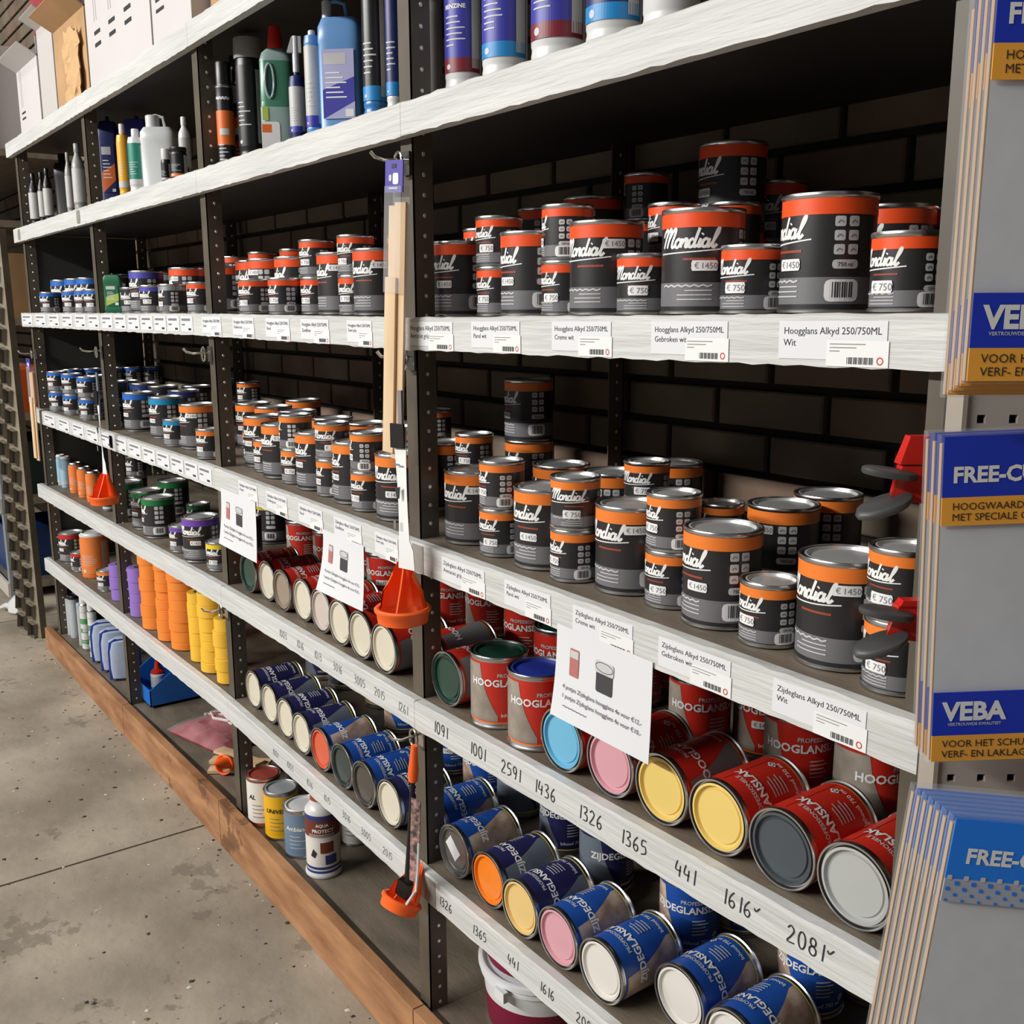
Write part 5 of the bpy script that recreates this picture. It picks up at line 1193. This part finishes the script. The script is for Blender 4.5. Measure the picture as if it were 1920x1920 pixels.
def pour_set(u, vt, vb, label, s=1.0, y=-0.05, card_w=0.030):
    a = on_y(u, vt, y); b = on_y(u, vb, y); L = a.z - b.z
    t = thing('hanging_pourer_set', (a.x, y, a.z), 0.25, label, 'pourer set')
    MB().box((-0.004, -0.002, -L * 0.35), (0.004, 0.002, 0), RODM).build('rod', t)
    m = MB(); n = 14
    V = [((-1 if e == 0 else 1) * card_w * 0.5 * (1 + (0.45 if k > n - 3 and e else 0)) + 0.006 * math.sin(k / n * 2), -0.004 - 0.006 * math.sin(k / n * 3.1) * (1 if e else -0.6), -L * (0.16 + 0.62 * k / n)) for k in range(n + 1) for e in (0, 1)]
    V += [(x, yy + 0.0012, z) for x, yy, z in V]; N = 2 * (n + 1)
    Fc = [(2 * k, 2 * k + 1, 2 * k + 3, 2 * k + 2) for k in range(n)] + [(N + 2 * k, N + 2 * k + 2, N + 2 * k + 3, N + 2 * k + 1) for k in range(n)]
    m.add(V, Fc, PAPER2, True); cdo = m.build('backing_card', t)
    k_ = MB(); k_.box((-card_w * 0.48, -0.010, -L * 0.245), (card_w * 0.5, -0.006, -L * 0.14), DKM)
    k_.add([(-0.004, -0.0125, -L * 0.42), (0.008, -0.0125, -L * 0.41), (0.006, -0.0125, -L * 0.46), (0.0, -0.0125, -L * 0.47)], [(0, 1, 2, 3)], INK); k_.add([(-0.008, -0.0125, -L * 0.31), (0.009, -0.0125, -L * 0.312), (0.009, -0.0125, -L * 0.32), (-0.008, -0.0125, -L * 0.318)], [(0, 1, 2, 3)], INKG)
    k_.add([(-0.009, -0.0125, -L * 0.56), (-0.004, -0.0125, -L * 0.56), (-0.004, -0.0125, -L * 0.60), (-0.009, -0.0125, -L * 0.60)], [(0, 1, 2, 3)], INKG)
    k_.build('card_print', cdo)
    p_ = pourer((0.004, -0.01, -L * 0.965), s, '', (0, 0, 0.5), t)
    for ch in list(p_.children): ch.parent = t; ch.location = p_.location; ch.rotation_euler = p_.rotation_euler
    bpy.data.objects.remove(p_)
    return t
pour_set(750, 732, 1150, 'bright orange pourer hanging on a white card from the main upright')
pour_set(181, 698, 930, 'orange pourer hanging on a thin card at the third upright', 0.98, -0.05, 0.02)
# stirring set low on the main upright
a = on_y(777, 1398, -0.05); b = on_y(757, 1705, -0.05); L = a.z - b.z
t = thing('stirring_set', (a.x, -0.05, a.z), 0.1, 'dark stirring rod set with orange grip and orange ring, low on the main upright', 'stirring set'); t.rotation_euler = (0, 0.10, 0.1)
MB().lathe([(0.0005, -L * 0.21, ORP), (0.008, -L * 0.20, ORP), (0.009, -L * 0.14, ORP), (0.0075, -L * 0.09, ORP), (0.006, -L * 0.02, ORP), (0.0055, 0, ORP), (0.0005, 0.001, ORP)], 16).build('grip', t)
MB().tube([(0, 0, -L * 0.2), (0, 0, -L * 0.55), (0.0, 0, -L * 0.82)], [0.004, 0.006, 0.008], DKM, 10).build('rod', t)
MB().obox((0.018, -0.004, -L * 0.52), (0.010, 0.002, 0), (0, 0.0008, 0), (-0.002, 0, L * 0.24), mat('set_print', (196, 150, 138), 0.5, noise=0.6, scale=90, rgb2=(60, 56, 60))).build('backing_card', t)
MB().tube([(0.026, -0.002, -L * 0.52), (0.030, -0.004, -L * 0.66), (0.028, -0.006, -L * 0.80), (0.012, -0.012, -L * 0.90)], 0.0025, PW_, 8).build('cable_tie', t)
MB().obox((-0.004, -0.006, -L * 0.84), (0.010, 0.004, -0.004), (0, 0.006, 0), (0.004, 0, 0.016), DKM).build('clamp_head', t)
q = on_y(757, 1688, -0.05); pourer((q.x, -0.055, q.z), 0.82, 'orange pourer ring hanging under the stirring set, low on the main upright', (-0.5, 0.15, 0.3))
# ------------------------------------------------------------------ sandpaper display at the right end
DR = Vector((RT.x, RT.y, 0)).normalized(); DF = Vector((FW.x, FW.y, 0)).normalized()      # panel runs along DR, faces -DF
AZ = math.atan2(DR.y, DR.x)
def disp(d, u, v):            # place d metres in front of the camera, level frame
    k = ray(u, v); hd = Vector((k.x, k.y, 0)).dot(DF); return CAM + k * (d / hd)
PEG = mat('panel_grey', (186, 180, 172), 0.5, noise=0.12, scale=4)
o0 = disp(0.862, 1803, 760); zb, zt_ = 0.05, 2.1
t = thing('peg_panel', (o0.x, o0.y, 0), AZ, 'grey perforated steel panel behind the hanging sandpaper packs', 'display panel')
# panel sheet with round and square holes punched through
m = MB(); W_, px, pz = 0.44, 0.027, 0.027; z_h = on_z
zr = disp(0.862, 1840, 786).z; xh0 = (disp(0.862, 1840, 786) - o0).dot(DR)
cols_ = [xh0 % px + px * k for k in range(int(W_ / px))]; z0 = zr % pz
xs_ = [0.0]
nz = int((zt_ - zb) / pz)
def cell(x, z, round_):
    h = px / 2; n = 16
    if round_: I = [(x + 0.0066 * math.cos(2 * math.pi * k / n), z + 0.0066 * math.sin(2 * math.pi * k / n)) for k in range(n)]
    else:
        I = []
        for k in range(n):
            a = 2 * math.pi * k / n; c, s = math.cos(a), math.sin(a); q = 0.0036 / max(abs(c), abs(s)); I.append((x + q * c, z + q * s))
    O = []
    for k in range(n):
        a = 2 * math.pi * k / n; c, s = math.cos(a), math.sin(a); q = h / max(abs(c), abs(s)); O.append((x + q * c, z + q * s))
    V = [(a, 0, b) for a, b in O] + [(a, 0, b) for a, b in I] + [(a, 0.004, b) for a, b in I]
    m.add(V, [(k, (k + 1) % n, n + (k + 1) % n, n + k) for k in range(n)] + [(n + k, n + (k + 1) % n, 2 * n + (k + 1) % n, 2 * n + k) for k in range(n)], PEG)
for k in range(11):
    for j in range(nz):
        zc = z0 + pz * (int(zb / pz) + 1 + j); cell(xh0 + px * k, zc, k % 2 == 0 and round((zc - zr) / pz) % 2 == 1)
m.build('perforated_sheet', t)
xr = xh0 + px * 10.5
MB().box((xr, 0, zb), (xr + 0.03, 0.004, zt_), PEG).build('edge_rail', t)
MB().box((0.0, -0.003, 0.0), (xh0 - px / 2, 0.03, zt_ + 0.1), mat('panel_post', (170, 162, 150), 0.45, noise=0.15, scale=8)).build('panel_post', t)
MB().box((xr + 0.03, -0.004, 0.0), (xr + 0.07, 0.03, zt_ + 0.1), mat('panel_post', (196, 190, 180), 0.45)).build('panel_post', t)
MB().box((0.0, 0.03, 0.06), (xr + 0.07, 0.034, zt_), mat('panel_back', (60, 56, 52), 0.7)).build('back_sheet', t)
VBL, VBL2, VOR = col('pack_blue', (32, 56, 186), 0.3), col('pack_bright_blue', (26, 126, 236), 0.3), col('pack_ochre', (244, 170, 62), 0.35)
SHT = mat('sand_sheet', (214, 215, 218), 0.75, noise=0.06, scale=40); EDG = mat('sheet_edge', (176, 150, 122), 0.85); FILM = mat('pack_film', (215, 220, 228), 0.12, alpha=0.12)
PKL = []
def pack(dd, u, vt, H, style, seq, front, name, lean=0.0, W=0.235):
    """sandpaper pack: header, sheets with a print window, footer"""
    q = disp(dd, u, vt); t = thing('sandpaper_pack', q, AZ, name, 'sandpaper pack', 'sandpaper packs on the panel'); t.rotation_euler.y = lean
    b = MB(); b.box((0.0, 0.0004, -H), (W, 0.0052, -0.006), EDG); b.add([(0.001, 0, -H), (W - 0.001, 0, -H), (W - 0.001, 0, -0.004), (0.001, 0, -0.004)], [(0, 1, 2, 3)], SHT); b.build('sheets', t)
    FB = MB(); FB.box((-0.0015, -0.0022, -H - 0.002), (W + 0.0015, 0.0062, 0.001), FILM); FB.build('film_sleeve', t)
    if style == 'veba':
        for nm, zz, hb, ho in (('header_card', 0.0, 0.048, 0.0225), ('footer_card', -H + 0.0595, 0.037, 0.0225)):
            c = MB(); c.box((0, -0.0035, zz - hb), (W, -0.0025, zz), VBL); c.box((0, -0.0035, zz - hb - ho), (W, -0.0025, zz - hb), VOR); cc = c.build(nm, t)
            if front or nm == 'header_card':
                P = Print()
                if nm == 'header_card':
                    P.put(text2d('FREE-CUT', 0.0172, 'LEFT', 0, 0.035), WHITE, 0.0075, zz - 0.036)
                    P.put(text2d('HOOGWAARDIG SCHUURPAPIER', 0.0082, 'LEFT', 0, 0.0), INK, 0.008, zz - hb - 0.0100); P.put(text2d('MET SPECIALE COATING', 0.0082, 'LEFT', 0, 0.0), INK, 0.008, zz - hb - 0.0185)
                else:
                    P.put(text2d('VEBA', 0.0215, 'LEFT', 0, 0.04), WHITE, 0.008, zz - 0.0235); P.put(text2d('VERTROUWDE KWALITEIT', 0.0036, 'LEFT', 0, 0.02), PALE, 0.012, zz - 0.0285)
                    P.put(text2d('VOOR HET SCHUREN VAN', 0.0086, 'LEFT', 0, 0.0), INK, 0.008, zz - hb - 0.010); P.put(text2d('VERF- EN LAKLAGEN. LAK', 0.0086, 'LEFT', 0, 0.0), INK, 0.008, zz - hb - 0.0190)
                P.flat(off=0.0040).build('lettering', cc)
    else:
        hb = 0.066
        c = MB(); c.box((0, -0.0035, -hb * 0.72), (W, -0.0025, 0), VBL2); c.box((0, -0.0035, -hb), (W, -0.0025, -hb * 0.72), mat('pack_grid_grey', (168, 174, 190), 0.5)); cc = c.build('header_card', t)
        P = Print()
        for j in range(5):
            for i in range(37):
                if (i + j) % 2 == 0: s = 0.0019 - 0.0002 * j; x = 0.003 + i * 0.0062; z = -hb * 0.70 - j * 0.0046; P.rrect(x - s, z - s, x + s, z + s, 0.0008, VBL2 if j > 1 else PALE if j == 0 else VBL2)
        if front: P.put(text2d('FREE-CUT', 0.0165, 'LEFT', 0, 0.035), WHITE, 0.012, -0.034)
        P.flat(off=0.0040).build('lettering', cc)
    return t
def pack_stack(d0, u, vt, H, style, n, where, step=0.011, drop=0.0, lean=0.0):
    base = disp(d0, u, vt)
    for k in range(n):
        q = base + DF * (step * k) + Vector((0, 0, drop * k)); uu, vv, _ = proj(q)
        dd = (q - CAM).dot(DF)
        pack(dd, uu, vv, H, style, k, k == 0, ('frontmost %s' % where) if k == 0 else '%s pack behind the frontmost %s' % (ordi(k), where), lean)
    hk = base + DR * 0.117 + DF * (step * n)
    e = (o0 + DR * (base - o0).dot(DR)).copy()
    t = thing('panel_hook', base + DR * 0.117 + Vector((0, 0, 0.009)), AZ, 'wire hook carrying the ' + where, 'hook', 'wire hooks on the panel')
    ln = (o0 - base).dot(DF); MB().tube([(0, -0.02, 0.003), (0, -0.012, 0.001), (0, ln - 0.002, 0.001)], 0.0022, CHR, 8).build('wire', t)
pack_stack(0.715, 1872, -67, 0.266, 'veba', 4, 'upper dark blue and ochre sandpaper pack', 0.0100, -0.004, 0.0)
pack_stack(0.790, 1768, 818, 0.268, 'veba', 3, 'middle dark blue and ochre sandpaper pack', 0.0135, 0.0, -0.035)
pack_stack(0.690, 1790, 1530, 0.28, 'bright', 7, 'lower bright blue sandpaper pack', 0.0120, -0.002, 0.10)
# red spring clamps clipped beside the packs
CRED = PLAST('clampred', (204, 40, 32), 0.22); PAD = PLAST('pad', (66, 66, 66), 0.45)
def clamp(d, u, v, s, label, cup):
    q = disp(d, u, v); t = thing('spring_clamp', q, AZ, label, 'clamp', 'red spring clamps')
    b = MB()
    b.add([(-0.030 * s, 0, 0.004), (0.030 * s, 0, 0.004), (0.034 * s, 0, 0.046 * s), (-0.018 * s, 0, 0.046 * s), (-0.030 * s, 0.024 * s, 0.004), (0.030 * s, 0.024 * s, 0.004), (0.034 * s, 0.02 * s, 0.046 * s), (-0.018 * s, 0.02 * s, 0.046 * s)] if cup else
          [(-0.026 * s, 0, 0.0), (0.03 * s, 0, 0.0), (0.03 * s, 0, 0.012 * s), (-0.02 * s, 0, 0.012 * s), (-0.026 * s, 0.024 * s, 0.0), (0.03 * s, 0.024 * s, 0.0), (0.03 * s, 0.02 * s, 0.012 * s), (-0.02 * s, 0.02 * s, 0.012 * s)],
          [(0, 1, 2, 3), (7, 6, 5, 4), (0, 4, 5, 1), (1, 5, 6, 2), (2, 6, 7, 3), (3, 7, 4, 0)], CRED)
    b.build('handle_block', t)
    b = MB(); b.add([(-0.042 * s, 0, -0.042 * s), (0.026 * s, 0, -0.052 * s), (0.034 * s, 0, 0.004 * s), (-0.026 * s, 0, 0.004 * s), (-0.036 * s, 0.02 * s, -0.042 * s), (0.026 * s, 0.022 * s, -0.052 * s), (0.034 * s, 0.022 * s, 0.004 * s), (-0.026 * s, 0.022 * s, 0.004 * s)],
          [(0, 1, 2, 3), (7, 6, 5, 4), (0, 4, 5, 1), (1, 5, 6, 2), (2, 6, 7, 3), (3, 7, 4, 0)], CRED); b.build('jaw_body', t)
    for c_, ax, ay, az, nm in (((-0.045 * s, -0.004 * s, -0.004 * s), (0.036 * s, -0.006 * s, -0.005 * s), (0.006 * s, 0.022 * s, 0.0), (0, 0, 0.0055 * s), 'upper_pad'), ((-0.050 * s, -0.004 * s, -0.050 * s), (0.036 * s, -0.004 * s, 0.012 * s), (0.004 * s, 0.022 * s, 0.004), (0, 0, 0.0060 * s), 'lower_pad')):
        g = MB(); n = 20; A1, A2, A3 = Vector(ax), Vector(ay), Vector(az); cc = Vector(c_); V = []
        for sgn, q_ in ((-1, 1.0), (-0.3, 1.06), (0.6, 1.03), (1, 0.9)):
            for k in range(n): a_ = 2 * math.pi * k / n; V.append(cc + A1 * (q_ * math.cos(a_)) + A2 * (q_ * math.sin(a_)) + A3 * sgn)
        g.add(V, [(e * n + k, e * n + (k + 1) % n, (e + 1) * n + (k + 1) % n, (e + 1) * n + k) for e in range(3) for k in range(n)] + [tuple(range(n))[::-1], tuple(range(3 * n, 4 * n))], PAD, True); g.build(nm, t)
    MB().lathe([(0.0005, -0.003, CHR), (0.004 * s, -0.003, CHR), (0.004 * s, 0, CHR)], 12).build('pivot_pin', t, (0.012 * s, -0.001, -0.02 * s))
    return t
clamp(0.845, 1728, 880, 0.6, 'red spring clamp with grey pads, upper of two beside the packs', True)
clamp(0.845, 1720, 1142, 0.6, 'red spring clamp with grey pads, lower of two beside the packs', False)
# ------------------------------------------------------------------ far left: slotted column, next rack, glove
GALV = mat('galvanised', (152, 142, 124), 0.5, 0.2, noise=0.3, scale=10); SLOT = mat('slot_dark', (40, 36, 30), 0.8)
c0 = on_z(88, 1196, 0.0); cx, cy = c0.x - 0.06, -0.045
t = thing('slotted_column', (cx, cy, 0.003), 0, 'brown slotted steel column with bent tabs left of the shelf rack', 'column'); t.rotation_euler = (0, -0.012, 0.45)
zt_ = 1.68; MB().box((-0.070, 0, 0), (0.068, 0.004, zt_), GALV).build('column_plate', t); MB().box((0.064, 0.004, 0), (0.068, 0.03, zt_), GALV).build('column_flange', t); MB().box((-0.070, 0.004, 0), (-0.066, 0.03, zt_), GALV).build('column_flange', t)
tb = MB(); h1, h2 = 0.030, 0.020
V = [(-h2, 0, -h1), (h2 * 0.6, 0, -h1 * 1.3), (h2 * 1.1, 0, h1 * 0.7), (-h2 * 0.5, 0, h1 * 1.1)]
tb.add([(x, -0.002, z) for x, _, z in V], [(0, 1, 2, 3)], SLOT)
for i in range(4):
    a_, b_ = V[i], V[(i + 1) % 4]; tb.add([(a_[0], 0, a_[2]), (b_[0], 0, b_[2]), (b_[0] * 0.95, -0.022 if i != 1 else -0.012, b_[2] * 0.95), (a_[0] * 0.95, -0.022 if i != 1 else -0.012, a_[2] * 0.95)], [(0, 1, 2, 3)], GALV)
tbm = tb.mesh('slot_tab'); z = 0.07; k = 0
while z < zt_ - 0.05:
    o = obj('slot_tab', tbm, t); o.location = (-0.032, -0.001, z)
    o = obj('slot_tab', tbm, t); o.location = (0.030, -0.001, z - 0.03)
    z += 0.082; k += 1
GP = mat('rack_blue_grey', (136, 144, 148), 0.5)
rk = thing('neighbour_rack', (-6.4, 0.25, 0), 0, 'grey steel rack farther left beyond the slotted column', 'shelf rack'); ro = (6.4, -0.25, 0)
for x in (-5.3, -7.4):
    for y in (0.0, 0.5): MB().box((x, y, 0), (x + 0.05, y + 0.05, 2.6), GP).build('upright', rk, ro)
for z in (0.05, 0.46, 0.86, 1.30, 1.74, 2.05):
    MB().box((-7.4, 0.01, z), (-5.25, 0.54, z + 0.03), BOARD).build('shelf_board', rk, ro); MB().box((-7.4, -0.012, z - 0.03), (-5.25, -0.001, z + 0.04), mat('rack_beam_cream', (196, 190, 178), 0.5)).build('shelf_beam', rk, ro)
def simple_crate(x, y, z, w_, d_, h_, m_, label, cat='crate', name='storage_crate'):
    t = thing(name, (x, y, z), 0, label, cat); T = 0.006; b = MB(); b.box((-w_, -d_, 0), (w_, d_, T), m_); b.box((-w_, -d_, T), (w_, -d_ + T, h_), m_); b.box((-w_, d_ - T, T), (w_, d_, h_), m_); b.box((-w_, -d_ + T, T), (-w_ + T, d_ - T, h_), m_); b.box((w_ - T, -d_ + T, T), (w_, d_ - T, h_), m_); b.build('crate_body', t)
    MB().box((-w_ - 0.008, -d_ - 0.008, h_ - 0.012), (w_ + 0.008, -d_ - 0.0005, h_ + 0.004), m_).build('rim', t); return t
simple_crate(-5.58, 0.22, 0.0805, 0.22, 0.18, 0.24, PLAST('deepblue', (24, 58, 110)), 'dark blue crate low on the far left rack')
simple_crate(-5.58, 0.22, 0.4905, 0.22, 0.18, 0.26, PLAST('darkgreen', (38, 52, 50)), 'dark green crate on the far left rack')
simple_crate(-5.58, 0.22, 0.8905, 0.22, 0.18, 0.2, PLAST('orangebox', (216, 96, 40)), 'orange crate on the far left rack')
simple_crate(-5.6, 0.24, 1.3305, 0.24, 0.2, 0.3, CARD, 'brown box with open top on the far left rack', 'box', 'open_box')
simple_crate(-5.55, 0.24, 2.0805, 0.24, 0.2, 0.45, CARDW, 'tall pale carton at the top of the far left rack', 'box', 'open_box')
simple_crate(-6.1, 0.24, 2.0805, 0.24, 0.2, 0.50, PLAST('nightblue', (36, 40, 66)), 'night blue box at the top of the far left rack', 'box', 'open_box')
# crumpled white glove on the floor
q = on_z(44, 1150, 0.0); m = MB(); rr = random.Random(11)
m.slathe([(0.6, 0.004, PW_), (1.0, 0.02, PW_), (0.9, 0.05, PW_), (0.55, 0.08, PW_), (0.1, 0.09, PW_)], 0.07, 0.05, 2.3, 16); m.v = [(x + rr.uniform(-.012, .012), y + rr.uniform(-.01, .01), max(0.002, z + rr.uniform(-.01, .012))) for x, y, z in m.v]
t = thing('work_glove', (q.x, q.y, 0.0), 0.3, 'crumpled off-white work glove on the floor at the column foot', 'glove'); m.build('palm', t)
for i in range(3): MB().tube([(-0.04, -0.02 + 0.02 * i, 0.03), (-0.09, -0.03 + 0.025 * i, 0.03 - 0.004 * i), (-0.13 + 0.02 * i, -0.035 + 0.03 * i, 0.014)], [0.014, 0.013, 0.009], PW_, 8).build('finger', t)

# ------------------------------------------------------------------ loose grit on the concrete
rr = random.Random(21); g = MB(); GM = [mat('grit_dark', (64, 56, 48), 0.9), mat('grit_pale', (206, 198, 184), 0.8), mat('grit_brown', (126, 92, 66), 0.9)]
for k in range(420):
    x = rr.uniform(-4.6, -1.2); y = -0.03 - (rr.random() ** 1.8) * 1.5; a = rr.uniform(0, 6.28); q = rr.uniform(0.002, 0.0075); m_ = GM[0 if rr.random() < 0.5 else rr.choice((1, 2))]
    P = [(x + q * rr.uniform(0.5, 1.3) * math.cos(a + t_), y + q * rr.uniform(0.5, 1.3) * math.sin(a + t_)) for t_ in (0, 1.6, 3.1, 4.7)]
    z_ = q * rr.uniform(0.2, 0.5); g.add([(px_, py_, 0.0006) for px_, py_ in P] + [(x, y, z_ + 0.0006)], [(0, 1, 4), (1, 2, 4), (2, 3, 4), (3, 0, 4)], m_)
tag(g.build('floor_grit'), 'small dark and pale flakes scattered over the concrete floor', 'grit', kind='stuff')
